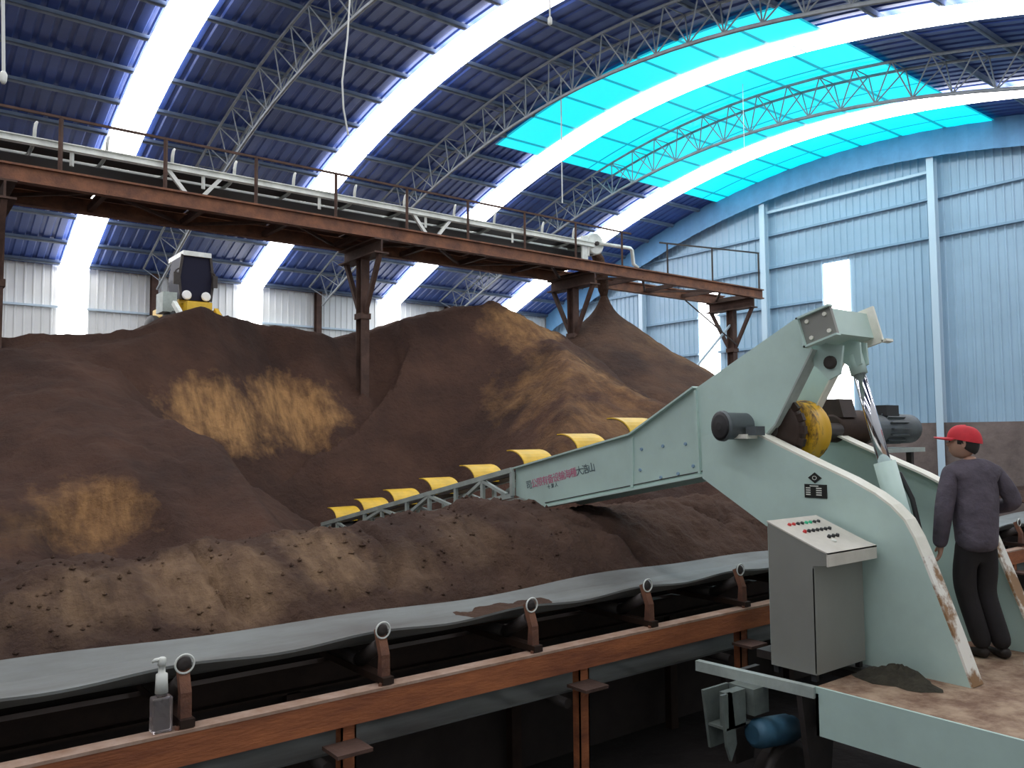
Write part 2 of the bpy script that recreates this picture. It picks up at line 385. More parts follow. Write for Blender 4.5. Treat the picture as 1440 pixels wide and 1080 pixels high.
# heap material: dark brown ore with lighter tan patches at set positions
def heap_mat(name, patches, base=(.108, .059, .043), dark=(.056, .034, .028), tan=(.46, .255, .11), bump=.95):
    m = bpy.data.materials.new(name); m.use_nodes = True; n = m.node_tree.nodes; l = m.node_tree.links; b = n['Principled BSDF']
    b.inputs['Roughness'].default_value = .95; b.inputs['Specular IOR Level'].default_value = .15
    tc = n.new('ShaderNodeTexCoord')
    def noise(sc, det=8, st=None):
        z = n.new('ShaderNodeTexNoise'); z.inputs['Scale'].default_value = sc; z.inputs['Detail'].default_value = det; z.inputs['Roughness'].default_value = .65
        mp = n.new('ShaderNodeMapping'); l.new(tc.outputs['Object'], mp.inputs[0])
        if st: mp.inputs['Scale'].default_value = st
        l.new(mp.outputs[0], z.inputs['Vector']); return z
    n1 = noise(.7); rp = n.new('ShaderNodeValToRGB'); l.new(n1.outputs['Fac'], rp.inputs[0])
    rp.color_ramp.elements[0].position = .36; rp.color_ramp.elements[0].color = (*dark, 1)
    rp.color_ramp.elements[1].position = .68; rp.color_ramp.elements[1].color = (*base, 1)
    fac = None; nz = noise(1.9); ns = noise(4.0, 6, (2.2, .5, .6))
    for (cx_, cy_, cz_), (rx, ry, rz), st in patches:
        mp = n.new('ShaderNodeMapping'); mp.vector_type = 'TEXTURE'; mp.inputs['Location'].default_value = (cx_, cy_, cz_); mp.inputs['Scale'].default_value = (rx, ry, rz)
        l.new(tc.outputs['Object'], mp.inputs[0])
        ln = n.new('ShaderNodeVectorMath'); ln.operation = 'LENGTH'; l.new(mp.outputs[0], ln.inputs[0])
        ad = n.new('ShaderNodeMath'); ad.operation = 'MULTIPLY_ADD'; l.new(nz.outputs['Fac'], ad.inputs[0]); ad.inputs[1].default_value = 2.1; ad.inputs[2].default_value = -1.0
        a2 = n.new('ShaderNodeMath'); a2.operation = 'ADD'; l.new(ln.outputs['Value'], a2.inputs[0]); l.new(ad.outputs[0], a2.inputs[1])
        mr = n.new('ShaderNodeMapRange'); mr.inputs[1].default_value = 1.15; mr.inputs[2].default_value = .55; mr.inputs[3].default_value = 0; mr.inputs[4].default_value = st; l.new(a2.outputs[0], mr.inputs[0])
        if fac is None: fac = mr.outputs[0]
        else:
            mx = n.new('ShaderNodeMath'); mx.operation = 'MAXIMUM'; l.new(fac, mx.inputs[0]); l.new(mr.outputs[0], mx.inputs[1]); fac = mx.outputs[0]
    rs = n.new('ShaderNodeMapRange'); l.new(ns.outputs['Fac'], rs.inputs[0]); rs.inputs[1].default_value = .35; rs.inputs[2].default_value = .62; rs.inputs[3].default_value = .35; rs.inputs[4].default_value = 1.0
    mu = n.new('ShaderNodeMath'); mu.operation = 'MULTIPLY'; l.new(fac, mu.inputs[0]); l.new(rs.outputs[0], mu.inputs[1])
    mix = n.new('ShaderNodeMix'); mix.data_type = 'RGBA'; l.new(mu.outputs[0], mix.inputs[0]); l.new(rp.outputs[0], mix.inputs[6]); mix.inputs[7].default_value = (*tan, 1)
    l.new(mix.outputs[2], b.inputs['Base Color'])
    nb = noise(9, 10); bp = n.new('ShaderNodeBump'); bp.inputs['Strength'].default_value = bump; bp.inputs['Distance'].default_value = .09
    l.new(nb.outputs['Fac'], bp.inputs['Height']); l.new(bp.outputs[0], b.inputs['Normal'])
    return m
HX = [-14, -4, 0, 1.46, 2.7, 3.4, 3.92, 4.45, 5.57, 6.38, 7.25, 8.18, 9.18, 9.9, 10.45, 11.1, 12.7, 14, 17, 24]
HZ = [3.4, 3.9, 4.05, 4.11, 4.27, 4.45, 4.70, 4.88, 4.79, 4.68, 4.56, 4.84, 5.20, 5.38, 5.40, 5.1, 4.1, 3.4, 2.3, 1.0]
LX = [2.2, 2.7, 3.1, 3.62, 3.95, 4.46, 5.1, 5.81, 6.64, 7.15, 7.8, 8.4]; LY = [13.2, 13.0, 12.8, 12.6, 12.2, 12.0, 12.4, 12.9, 13.0, 13.3, 13.6, 14.0]; LZ = [4.6, 4.1, 3.8, 3.30, 2.67, 2.30, 2.30, 2.42, 2.9, 3.17, 3.6, 4.6]
def boom_floor(y): return 1.76 - .165*(y-7.0)
def main_heap(X, Y):
    H = np.interp(X, HX, HZ); d = 14.2 - Y
    front = np.where(d > 0, H - .49*d - .12*np.clip(1-np.abs(d)/1.5, 0, 1), H + .02*d)
    c2 = 5.52 - .60*np.hypot(X-10.45, Y-14.2)
    Z = smax(front, c2, .12)
    bk = np.clip((Y-15)/1.5, 0, 1)*np.clip((X-9.0)/2, 0, 1)
    Z = Z - bk*np.clip(Y-15, 0, 9)*.45
    Z = smax(Z, 1.28 + 0*X, .25)
    big = fbm(X, Y, .55, 4, .5)*.42*np.clip(d/2+.5, .25, 1)
    gul = fbm(X*1.8, Y*.35, 1.0, 4, .55)*.17*np.clip(d, 0, 1)
    Z = Z + big*.7 + gul
    # dug trench along the boom
    dx = np.maximum(np.maximum(4.9-X, X-7.2), 0); dy = np.maximum(np.maximum(6.0-Y, Y-12.05), 0)
    dist = np.hypot(dx, dy*1.5); lim = boom_floor(np.clip(Y, 6, 12.2)) - .05 + 1.08*dist + fbm(X*1.5, Y*1.5, 1, 3)*.10
    Z = smin(Z, lim, .15)
    # slumped bite: a lip of ore, a gully behind it and a steep dry face beyond
    yl = np.interp(X, LX, LY); zl = np.interp(X, LX, LZ) + fbm(X, Y*0, 2.5, 3)*.14
    dl = Y - yl; inside = (X > LX[0]) & (X < LX[-1])
    lim = np.where(dl < 0, zl + .45*dl, zl - .42*np.clip(dl/.25, 0, 1) + 1.4*np.clip(dl-.40, 0, 9))
    Z = np.where(inside, np.minimum(Z, lim + fbm(X*2.6, Y*.6, 1, 3)*.16), Z)
    # slumped bite with a steep back face
    for (cx_, cy_, rx, ry, dep) in ((1.95, 9.1, .62, .8, .34), (-.6, 10.2, 1.0, 1.2, .4)):
        ux = (X-cx_)/rx; uy = (Y-cy_)/ry; r2 = ux*ux+uy*uy+fbm(X, Y, 1.4, 3)*.28
        prof = np.sqrt(np.clip(1-r2, 0, 1))*np.clip(.75+.5*uy, .2, 1.25)
        Z = Z - dep*prof
    Z = smax(Z, 3.45 - 1.15*np.hypot(X-7.3, Y-14.0), .15)
    return Z + fbm(X, Y, 3.5, 4, .55)*.075
xs = np.linspace(-9, 22, 330); yv = np.concatenate([np.linspace(6.45, 15.5, 170), np.linspace(15.7, 27.6, 50)])
X, Y = np.meshgrid(xs, yv); Z = main_heap(X, Y)
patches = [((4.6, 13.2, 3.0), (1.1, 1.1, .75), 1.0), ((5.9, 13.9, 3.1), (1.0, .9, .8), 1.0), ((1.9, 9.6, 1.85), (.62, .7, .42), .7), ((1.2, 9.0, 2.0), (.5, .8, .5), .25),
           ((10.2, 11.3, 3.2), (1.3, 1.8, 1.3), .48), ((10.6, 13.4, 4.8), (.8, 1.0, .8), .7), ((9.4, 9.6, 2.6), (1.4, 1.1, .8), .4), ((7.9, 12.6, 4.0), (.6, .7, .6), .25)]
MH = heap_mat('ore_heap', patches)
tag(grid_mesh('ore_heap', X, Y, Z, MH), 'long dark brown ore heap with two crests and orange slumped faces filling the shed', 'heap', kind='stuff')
# discharge cone below the gantry's head pulley
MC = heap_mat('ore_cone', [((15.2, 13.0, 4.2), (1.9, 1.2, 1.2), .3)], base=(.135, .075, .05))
th = np.linspace(0, 2*math.pi, 90); rr = np.concatenate([np.linspace(0, 1, 14), np.linspace(1.15, 5.6, 50)])
T_, R_ = np.meshgrid(th, rr); CX = 13.85+R_*np.cos(T_); CY = 14.2+R_*np.sin(T_)
CZ = 5.62 - .655*R_ - .10*np.clip(1-R_/.5, 0, 1)*0 + .62*np.exp(-R_/.16) + (fbm(CX, CY, 1.2, 5)*.16)*np.clip(R_, 0, 1)
CZ[:, -1] = CZ[:, 0]
tag(grid_mesh('ore_cone', CX, CY, CZ, MC), 'brown ore cone growing under the gantry head pulley near the end wall', 'heap', kind='stuff')
# spill bank beside the belt
BX = [-9, .69, 1.32, 1.8, 2.32, 2.94, 3.92, 4.7, 5.1, 5.5, 7.3, 9, 12, 22]
BZ = [1.74, 1.77, 1.80, 1.82, 1.81, 1.85, 1.93, 2.0, 1.98, 1.86, 1.86, 1.85, 1.62, 1.5]
def bank(X, Y):
    H = np.interp(X, BX, BZ); t = np.clip((Y-5.24)/1.06, 0, 1)
    face = 1.30 + (H-1.30)*(np.sin(t*math.pi/2)**.85)
    back = np.clip((Y-6.35)/1.5, 0, 1); Z = face - back*np.where(X > 5.0, .25, .45)
    lumps = fbm(X, Y, 1.3, 4)*.16*np.clip(t*4, 0, 1)*np.clip(1.4-t, .45, 1)
    streak = fbm(X*3.2, Y*.7, 1, 4)*.09*np.clip(t*3, 0, 1)
    Z = Z + lumps*.8 + streak + fbm(X, Y, 7, 4, .6)*.055
    crack = np.abs(fbm(X, Y*.8, .8, 3)); Z = Z - .10*np.exp(-(crack/.03)**2)*np.clip(t*3, 0, 1)*(t < .98)
    return Z
xb = np.linspace(-4, 13, 560); yb = np.linspace(5.235, 7.9, 85)
X, Y = np.meshgrid(xb, yb); Z = bank(X, Y)
Z[0, :] = .9
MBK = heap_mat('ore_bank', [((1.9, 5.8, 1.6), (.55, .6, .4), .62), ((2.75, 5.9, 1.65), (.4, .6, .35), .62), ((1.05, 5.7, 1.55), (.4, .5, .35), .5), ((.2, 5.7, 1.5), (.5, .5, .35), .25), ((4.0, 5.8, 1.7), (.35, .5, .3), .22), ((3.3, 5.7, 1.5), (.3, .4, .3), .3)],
               base=(.108, .064, .046), dark=(.052, .033, .028), tan=(.36, .235, .14), bump=.9)
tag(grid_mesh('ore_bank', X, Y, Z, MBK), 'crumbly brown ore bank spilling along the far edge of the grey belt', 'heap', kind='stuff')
# loose clods on the bank
mb = MB(); rnd = random.Random(3)
for i in range(420):
    x = rnd.uniform(-.5, 5.3); y = rnd.uniform(5.3, 6.9); r = rnd.uniform(.008, .020)*(1.5 if rnd.random() < .08 else 1)
    z = float(bank(np.array([[x]]), np.array([[y]]))[0, 0]); vs = []
    for k in range(6):
        d = [(1,0,0),(-1,0,0),(0,1,0),(0,-1,0),(0,0,1),(0,0,-1)][k]
        vs.append(tuple(Vector((x, y, z+r*.3)) + Vector(d)*r*rnd.uniform(.7, 1.3)))
    mb.add(vs, [(0,2,4),(2,1,4),(1,3,4),(3,0,4),(2,0,5),(1,2,5),(3,1,5),(0,3,5)])
tag(mb.build('ore_clods', MBK), 'loose brown clods scattered over the ore bank beside the belt', 'clods', kind='stuff')
tag(MB().box((-9, 5.22, 0), (22, 5.30, 1.18)).build('trim_2', 'wallcurb'), kind='structure')

# falling ore from the head pulley
mb = MB(); prev = None
pts = [(13.45, 14.1, 6.95), (13.62, 14.15, 6.82), (13.76, 14.18, 6.5), (13.83, 14.2, 6.1), (13.85, 14.2, 5.85)]
mb.tube(pts, [.10, .14, .15, .13, .06], 10)
o = mb.build('falling_ore', MC)
tag(o, 'dark stream of ore falling from the head pulley onto the cone', 'ore', kind='stuff')

# ------------------------------------------------------------------ gantry
YA, YB = 13.45, 14.75
def ibeam(mb, a, b, wd, ht, tf=.03, tw=.03):
    a = Vector(a); b = Vector(b); h = Vector((0, 0, ht/2-tf/2))
    mb.bar(a+h, b+h, wd, tf); mb.bar(a-h, b-h, wd, tf); mb.bar(a, b, tw, ht-tf*2); return mb
g = thing('conveyor_gantry', (1.5, 14.1, 6.3), 'rusty brown overhead steel gantry with handrail running the length of the shed', 'gantry')
for y in (YA, YB): ibeam(MB(), (-8, y, 6.40), (19.1, y, 6.40), .14, .26).build('main_beam', 'rust', g)
xs_ = list(np.arange(-7.5, 19.2, 1.46*1.0)); cb = None
for i, x in enumerate(xs_):
    c = MB().bar((x, YA, 6.36), (x, YB, 6.36), .08, .10)
    c.build('cross_beam', 'rustdark', g)
    if i+1 < len(xs_):
        a, b = ((x, YA, 6.33), (xs_[i+1], YB, 6.33)) if i % 2 else ((x, YB, 6.33), (xs_[i+1], YA, 6.33))
        MB().bar(a, b, .05, .05).build('diagonal_brace', 'rustdark', g)
# steel decking plates under the belt, left open near the end wall
for i, x in enumerate(xs_):
    if x < 12.0: MB().box((x+.02, YA+.1, 6.505), (x+1.44, YB-.1, 6.53)).build('deck_plate', 'rustdark', g)
px = [-6.5, -5.1, -3.7, -2.3, -.9, .6, 2.07, 3.54, 5.0, 6.46, 7.93, 9.34, 10.8, 12.25, 13.7]
for x in px: MB().bar((x, YA-.02, 6.5), (x, YA-.02, 7.33), .045, .045).build('handrail_post', 'rustdark', g)
MB().bar((-8, YA-.02, 7.33), (14.0, YA-.02, 7.33), .035, .035).build('handrail', 'rustdark', g)
for x, z in ((15.27, 7.28), (16.98, 7.40), (18.95, 7.52)): MB().bar((x, YA-.02, 6.5), (x, YA-.02, z), .04, .04).build('handrail_post', 'dark', g)
MB().bar((15.0, YA-.02, 7.26), (18.97, YA-.02, 7.52), .035, .035).build('end_handrail', 'dark', g)
# four T shaped supports
SUPL = ['rusty T-shaped gantry support farthest from the end wall, cut by the picture edge', 'rusty T-shaped gantry support rising from the saddle between the two crests',
        'rusty T-shaped gantry support beside the falling ore', 'rusty T-shaped gantry support nearest the end wall']
for i, x in enumerate((1.38, 7.35, 12.75, 18.6)):
    t = thing('gantry_support', (x, 14.1, 0), SUPL[i], 'support')
    mb = MB()
    for s_ in (-1, 1): mb.box((x-.085, 14.1+s_*.10-.01, 0), (x+.085, 14.1+s_*.10+.01, 6.0))
    mb.box((x-.01, 14.0, 0), (x+.01, 14.2, 6.0)); mb.build('column', 'rustdark', t)
    ibeam(MB(), (x, 13.35, 6.13), (x, 14.85, 6.13), .30, .28).build('crosshead', 'rustdark', t)
    for y in (13.35, 14.85): MB().bar((x, y+(.07 if y < 14 else -.07), 6.0), (x, 14.1+(-.10 if y < 14 else .10), 4.95), .08, .08).build('knee_brace', 'rustdark', t)
    MB().box((x-.11, 13.97, 4.84), (x+.11, 14.23, 4.95)).build('brace_collar', 'rustdark', t)
    if i == 3:
        MB().bar((x, 13.9, 5.0), (x-1.2, 14.7, 6.25), .03, .03).build('tie_rod', 'dark', t); MB().bar((x-1.3, 14.4, 4.3), (x, 14.15, 5.6), .05, .05).build('tie_rod', 'wcol', t)
# overhead belt conveyor on the gantry
c = thing('overhead_conveyor', (5, 14.0, 6.53), 'white-framed overhead belt conveyor carried on the rusty gantry', 'conveyor')
for y in (13.6, 14.4):
    mb = MB(); mb.box((-8, y-.02, 6.885), (12.95, y+.02, 7.01)); s_ = -1 if y < 14 else 1
    mb.box((-8, min(y, y+s_*.06), 6.99), (12.95, max(y, y+s_*.06), 7.005)); mb.box((-8, min(y, y+s_*.06), 6.895), (12.95, max(y, y+s_*.06), 6.91)); mb.build('frame_rail', 'white', c)
mb = MB(); prof = [(13.66, 7.0), (13.8, 6.955), (14.2, 6.955), (14.34, 7.0)]
mb.ribbon(prof, -8, 13.0, .012); mb.build('carrying_belt', 'black', c)
mb = MB(); mb.box((-8, 13.66, 6.74), (13.0, 14.34, 6.752)); mb.build('return_belt', 'black', c)
IX = [-6, -4.9, -3.8, -2.6, -1.5, -.4, .7, 1.75, 2.72, 3.68, 4.68, 5.72, 6.9, 7.95, 9.1, 10.1, 11.4, 12.3]
for k, x in enumerate(IX):
    for y in (13.58, 14.42):
        s_ = 1 if y < 14 else -1
        MB().tube([(x, y, 6.99), (x, y-.02*s_, 7.12), (x+.01, y-.03*s_, 7.2), (x+.03, y-.02*s_, 7.24)], [.026, .026, .024, .018], 7).build('idler_bracket', 'white', c)
    MB().tube([(x, 13.6, 6.96), (x, 13.82, 6.915), (x, 14.18, 6.915), (x, 14.4, 6.96)], .03, 8).build('idler_roller', 'white', c)
    if k % 2: MB().bar((x+.5, 13.6, 6.9), (x+.5, 13.6, 6.68), .05, .04).build('return_hanger', 'white', c)
for x in (-1.5, 4.0, 8.55):
    for y in (13.6, 14.4):
        MB().bar((x-.38, y, 6.90), (x-.08, y, 6.54), .06, .06).build('v_leg', 'white', c); MB().bar((x+.46, y, 6.90), (x+.16, y, 6.54), .06, .06).build('v_leg', 'white', c)
for s_, y in ((1, 13.62), (-1, 14.38)): MB().box((12.6, y-.02, 6.54), (12.78, y+.02, 7.12)).build('head_frame', 'white', c)
MB().lathe([(0, .22), (.01, .25), (.72, .25), (.73, .22)], (13.05, 13.62, 7.0), (0, 1, 0), 24).build('head_pulley', 'white', c)
MB().tube([(13.05, 13.56, 7.0), (13.05, 14.44, 7.0)], .05, 10).build('pulley_shaft', 'dark', c)
MB().tube([(13.1, 13.55, 7.0), (14.1, 13.55, 7.02), (14.16, 13.55, 6.98), (14.2, 13.55, 6.66), (14.35, 13.55, 6.58)], .045, 8).build('bent_guard_pipe', 'white', c)

# ------------------------------------------------------------------ front belt conveyor
fc = thing('belt_conveyor', (2.5, 4.7, 0), 'long troughed belt conveyor on rusty orange channel passing under the green machine', 'conveyor')
def cchan(y, s_, z, m, name):
    mb = MB(); mb.box((-4, y-.01, z-.17), (22.5, y+.01, z-.016)); mb.box((-4, min(y, y+s_*.07), z-.17), (22.5, max(y, y+s_*.07), z-.155)); o = mb.build(name, m, fc)
    MB().box((-4, min(y-.012, y+s_*.09), z-.016), (22.5, max(y+.012, y+s_*.09), z)).build('top_flange', 'flange' if s_ > 0 else 'greasy_shaded', o); return o
cchan(4.27, 1, 1.175, 'rail_rust', 'near_channel'); cchan(5.12, -1, 1.16, 'greasy_shaded', 'far_channel')  # far channel's dark colour stands in for the shade under the belt
def belt_mesh():
    xs = np.linspace(-4, 22.5, 320); vs = []
    for x in xs:
        ph = (x-1.28)/1.12*2*math.pi; sag = .028*(1-math.cos(ph))*.5
        wob = .02*math.sin(x*1.3+.5)+.012*math.sin(x*2.9)
        pr = [(4.44, 1.452-sag), (4.55, 1.385-sag*.6), (4.66, 1.34), (4.95, 1.335), (5.06, 1.355-sag*.3), (5.215, 1.40+wob)]
        vs += [(x, y, z) for y, z in pr] + [(x, y, z-.014) for y, z in pr]
    k = 12; fs = []
    for i in range(len(xs)-1):
        for j in range(5): fs += [(i*k+j, i*k+j+1, (i+1)*k+j+1, (i+1)*k+j), (i*k+6+j, (i+1)*k+6+j, (i+1)*k+7+j, i*k+7+j)]
        fs += [(i*k, (i+1)*k, (i+1)*k+6, i*k+6), (i*k+5, i*k+11, (i+1)*k+11, (i+1)*k+5)]
    return MB().add(vs, fs)
belt_mesh().build('carrying_belt', 'belt', fc, recalc=False)
mb = MB(); mb.box((-4, 4.45, .80), (22.5, 5.05, .814)); mb.build('return_belt', 'belt', fc)
x0 = 1.28
br_ = MB().bar((x0, 4.33, 1.175), (x0, 4.33, 1.19), .14, .02); 
br_.prism([(4.30, 1.175), (4.36, 1.175), (4.345, 1.33), (4.40, 1.47), (4.365, 1.485), (4.305, 1.34)], x0-.027, x0+.027)
br0 = br_.build('idler_bracket', 'rust', fc)
MB().lathe([(-.004, .012), (-.003, .026), (.008, .034), (.02, .040)], (x0, 4.335, 1.475), (0, 1, 0), 16).build('roller_cap', 'dark', br0)
MB().tube([(x0+.046*math.cos(a), 4.338, 1.475+.046*math.sin(a)) for a in [k*math.pi/12 for k in range(25)]], .0055, 6).build('roller_ring', 'white', br0)
ro = MB().tube([(x0, 4.37, 1.385), (x0, 4.62, 1.25)], .042, 10).build('wing_roller', 'dark', fc)
fr = MB().tube([(x0, 4.64, 1.25), (x0, 4.97, 1.245)], .042, 10).build('flat_roller', 'dark', fc)
fw2 = MB().tube([(x0, 4.99, 1.25), (x0, 5.2, 1.29)], .042, 10).build('wing_roller', 'dark', fc)
bb = MB().bar((x0, 4.27, 1.2), (x0, 5.12, 1.2), .07, .04).build('idler_crossbar', 'greasy_shaded', fc)  # crossbar coloured dark for the shade below the belt
for k in range(-4, 19):
    if k == 0: continue
    for s_ in (br0, ro, fr, fw2, bb): shift(s_, fc, (1.12*k, 0, 0))
lx = 2.16
def leg(x):
    mb = MB(); mb.box((x-.045, 4.29, .0), (x+.045, 4.30, 1.01)); mb.box((x-.045, 4.29, .0), (x-.035, 4.36, 1.01)); mb.box((x+.035, 4.29, 0), (x+.045, 4.36, 1.01)); return mb
for k in range(-3, 11):
    x = lx + 1.78*k
    l_ = leg(x).build('leg', 'rail_rust', fc); MB().box((x-.16, 4.10, .90 if k % 2 == 0 else .9), (x+.05, 4.29, .92)).build('return_bracket', 'rustdark', l_)
    MB().box((x-.045, 5.05, 0), (x+.045, 5.12, 1.0)).build('leg', 'greasy_shaded', fc)  # far leg carries the under-belt shade in its colour
    MB().tube([(x-.1, 4.35, .765), (x-.1, 5.1, .765)], .036, 8).build('return_roller', 'dark', fc)

vs = []; fs = []                                     # a little ore left on the empty belt
for i in range(33):
    for j in range(7):
        a = i/32; b = j/6; x = 3.15+1.15*a; y = 4.66+.42*b; e_ = max(0, math.sin(math.pi*a)**.7*math.sin(math.pi*b)*(1+.5*math.sin(x*9+y*13)*math.sin(x*23+1)))
        vs.append((x, y, 1.318 + .042*e_ + .010*math.sin(x*31+y*17)*e_ + (.02*max(0, (y-4.95)/.11))))
for i in range(32):
    for j in range(6): fs.append((i*7+j, (i+1)*7+j, (i+1)*7+j+1, i*7+j+1))
tag(MB().add(vs, fs, True).build('ore_residue', MBK, recalc=False), 'thin brown patch of ore left lying on the grey belt', 'ore', kind='stuff')
# pump bottle standing on the channel
t = thing('pump_bottle', (1.16, 4.315, 1.175), 'clear square bottle with white pump standing on the orange channel flange', 'bottle')
mb = MB(); mb.box((1.118, 4.28, 1.176), (1.212, 4.35, 1.345)); mb.box((1.14, 4.295, 1.345), (1.19, 4.335, 1.362))
b_ = mb.build('bottle_body', 'bottle', t); bv = b_.modifiers.new('bevel', 'BEVEL'); bv.width = .01; bv.segments = 2
MB().lathe([(0, .031), (.09, .027), (.095, .017), (.13, .016), (.132, .021), (.165, .019), (.17, .012)], (1.165, 4.315, 1.362), (0, 0, 1), 16).build('pump_collar', 'white', t)
MB().tube([(1.165, 4.315, 1.522), (1.13, 4.315, 1.522), (1.118, 4.315, 1.515)], [.012, .009, .006], 8).build('pump_spout', 'white', t)

# ------------------------------------------------------------------ reclaimer machine
rc = thing('reclaimer', (5.8, 3.2, 0), 'pale green scraper machine with boom, yellow blades and lattice arm reaching into the ore heap', 'machine')
curve = [(4.42, 2.60), (3.98, 2.60), (3.70, 2.48), (3.43, 2.365), (3.20, 2.27), (3.01, 2.175), (2.90, 2.10), (2.81, 2.01), (2.75, 1.90), (2.70, 1.78), (2.64, 1.62), (2.53, 1.32), (2.42, 1.0)]
outline = curve + [(3.88, 1.0), (3.88, 1.90), (4.50, 2.25), (4.50, 2.58)]
for nm, xa, xb_, fa, fb in (('near', 5.50, 5.53, 5.50, 5.64), ('far', 6.68, 6.71, 6.57, 6.71)):
    sp = MB().prism(outline, xa, xb_).build('side_plate', 'mint', rc)
    MB().ribbon(curve[1:10], fa, fb, -.016).build('edge_flange', 'mintedge', sp)
    MB().ribbon(curve[9:], fa, fb, -.016).build('worn_edge_flange', 'mintedge_rust', sp)
    MB().ribbon([(3.88, 1.9), (4.50, 2.25)], fa, fb, -.014).build('lower_flange', 'mint', sp)
    if nm == 'near':
        nx_ = 5.494
        p_ = MB().prism([(3.46, 2.315), (3.405, 2.275), (3.46, 2.235), (3.515, 2.275)], nx_, 5.5).build('diamond_badge', 'plate', sp)
        rot = MB(); rot.box((nx_-.002, 3.365, 2.128), (5.5, 3.545, 2.228)); rot.build('rating_plate', 'plate', sp)
        mk = MB()
        for i in range(4):
            z = 2.148 + .016*i; mk.box((nx_-.004, 3.495, z), (nx_-.001, 3.532, z+.008)); mk.box((nx_-.004, 3.405, z), (nx_-.001, 3.448, z+.008))
        mk.box((nx_-.004, 3.43, 2.212), (nx_-.001, 3.50, 2.219)); mk.build('plate_marks', 'mark', sp)
        dm = MB(); 
        for k in range(16):
            a0, a1 = k*math.pi/8, (k+1)*math.pi/8
            dm.add([(nx_-.003, 3.46+math.cos(a)*r_, 2.275+math.sin(a)*r_*.8) for a in (a0, a1) for r_ in (.014, .019)], [(0,1,3,2)])
        dm.build('badge_emblem', 'mark', sp, recalc=False)
# platform
MB().box((4.80, .4, .96), (8.2, 3.05, 1.0)).build('deck', 'deck', rc)
fa_ = MB(); fa_.box((4.78, .4, .70), (4.80, 3.05, 1.0)); fa_.box((4.78, 3.03, .70), (8.2, 3.05, .96)); fa_.build('deck_fascia', 'mint', rc)
for xa, xb_ in ((4.78, 4.70), (8.1, 8.1)): MB().bar((xa, 3.05, .965), (xb_, 3.93, .965), .05, .07).build('sub_frame', 'boomgrey', rc)
MB().box((5.35, 3.05, .92), (6.85, 3.9, .98)).build('base_plate', 'dark', rc)
MB().box((6.15, 2.18, 1.0), (6.45, 2.36, 1.07)).build('step_block', 'mint', rc)
# wheel carriage and travel motor below the frame
for x in (4.95, 7.9):
    for y in (3.15, 3.75):
        ca = MB(); ca.prism([(x-.2, .93), (x+.2, .93), (x+.1, .30), (x-.1, .30)], y-.02, y+.02, 1); ca.build('carriage_bracket', 'dark', rc)
    MB().lathe([(0, .24), (.02, .28), (.05, .28), (.06, .22), (.16, .22), (.18, .18)], (x, 3.36, .26), (0, 1, 0), 20).build('travel_wheel', 'dark', rc)
gb = MB(); gb.box((4.42, 3.45, .70), (4.60, 3.52, .93)); gb.prism([(4.36, .93), (4.62, .93), (4.56, .55), (4.42, .55)], 3.60, 3.62, 1); gb.prism([(4.36, .93), (4.46, .93), (4.50, .60), (4.44, .50), (4.40, .60)], 3.45, 3.47, 1); gb.box((4.40, 3.45, .70), (4.66, 3.62, .715)); gb.box((4.62, 3.40, .76), (4.78, 3.60, .93)); gb.build('motor_bracket', 'dim', rc)
MB().lathe([(0, .06), (.02, .085), (.06, .095), (.34, .095), (.36, .085), (.40, .08)], (4.62, 3.42, .64), (1, -.1, -.08), 20).build('travel_motor', 'motorblue', rc)
# boom: plated root
XB0, XB1 = 5.60, 6.12
bl = [(7.16, 2.24), (5.40, 2.60), (4.63, 3.0), (3.62, 3.50), (3.52, 3.24), (3.86, 2.68), (4.05, 2.50), (4.35, 2.28), (4.52, 2.25), (6.66, 1.85), (7.16, 1.95)]
for xa, xb_, sg in ((XB0, XB0+.025, -1), (XB1-.025, XB1, 1)):
    bs = MB().prism(bl, xa, xb_).build('boom_side_wall', 'mint', rc)
    if sg < 0:
        MB().ribbon([(3.52, 3.24), (3.86, 2.68), (4.05, 2.50)], xa, xa+.12, -.014).build('inner_flange', 'boomgrey', bs)
        MB().ribbon([(7.16, 2.24), (5.40, 2.60), (4.63, 3.0)], xa-.045, xa+.06, -.016).build('top_flange', 'mint', bs)
        MB().ribbon([(4.52, 2.25), (6.66, 1.85)], xa-.05, xa+.05, .016).build('bottom_flange', 'mint', bs)
        MB().bar((xa-.004, 6.66, 1.90), (xa-.004, 4.52, 2.30), .012, .008).build('seam_line', 'dark', bs)
        MB().bar((xa-.012, 4.60, 2.27), (xa-.012, 4.63, 2.98), .03, .02).build('stiffener', 'mint', bs)
        MB().bar((xa-.008, 5.40, 2.12), (xa-.008, 5.39, 2.58), .02, .03).build('splice_plate', 'mint', bs)
        for y, z in ((5.30, 2.28), (5.05, 2.22), (4.85, 2.26), (5.28, 2.47), (5.02, 2.50), (4.76, 2.52), (4.68, 2.33)):
            MB().lathe([(0, .016), (.012, .014)], (xa, y, z), (-1, 0, 0), 8).build('bolt', 'girt', bs)
    else:
        MB().ribbon([(3.52, 3.24), (3.86, 2.68), (4.05, 2.50)], xa-.06, xb_, -.014).build('inner_flange', 'mintedge', bs)
MB().add([(XB0, 7.16, 1.97), (XB1, 7.16, 1.97), (XB1, 4.6, 2.30), (XB0, 4.6, 2.30), (XB0, 7.16, 1.98), (XB1, 7.16, 1.98), (XB1, 4.6, 2.31), (XB0, 4.6, 2.31)],
         [(0,1,2,3),(7,6,5,4),(0,4,5,1),(2,6,7,3)]).build('boom_floor_plate', 'boomgrey', rc)
def zt(y): return 2.61 - .202*(y-5.38)
def zb(y): return zt(y) - .30 + .022*(y-7.16)
PST = [11.87, 11.43, 10.57, 10.06, 9.4, 8.85, 8.26, 7.71, 7.16]
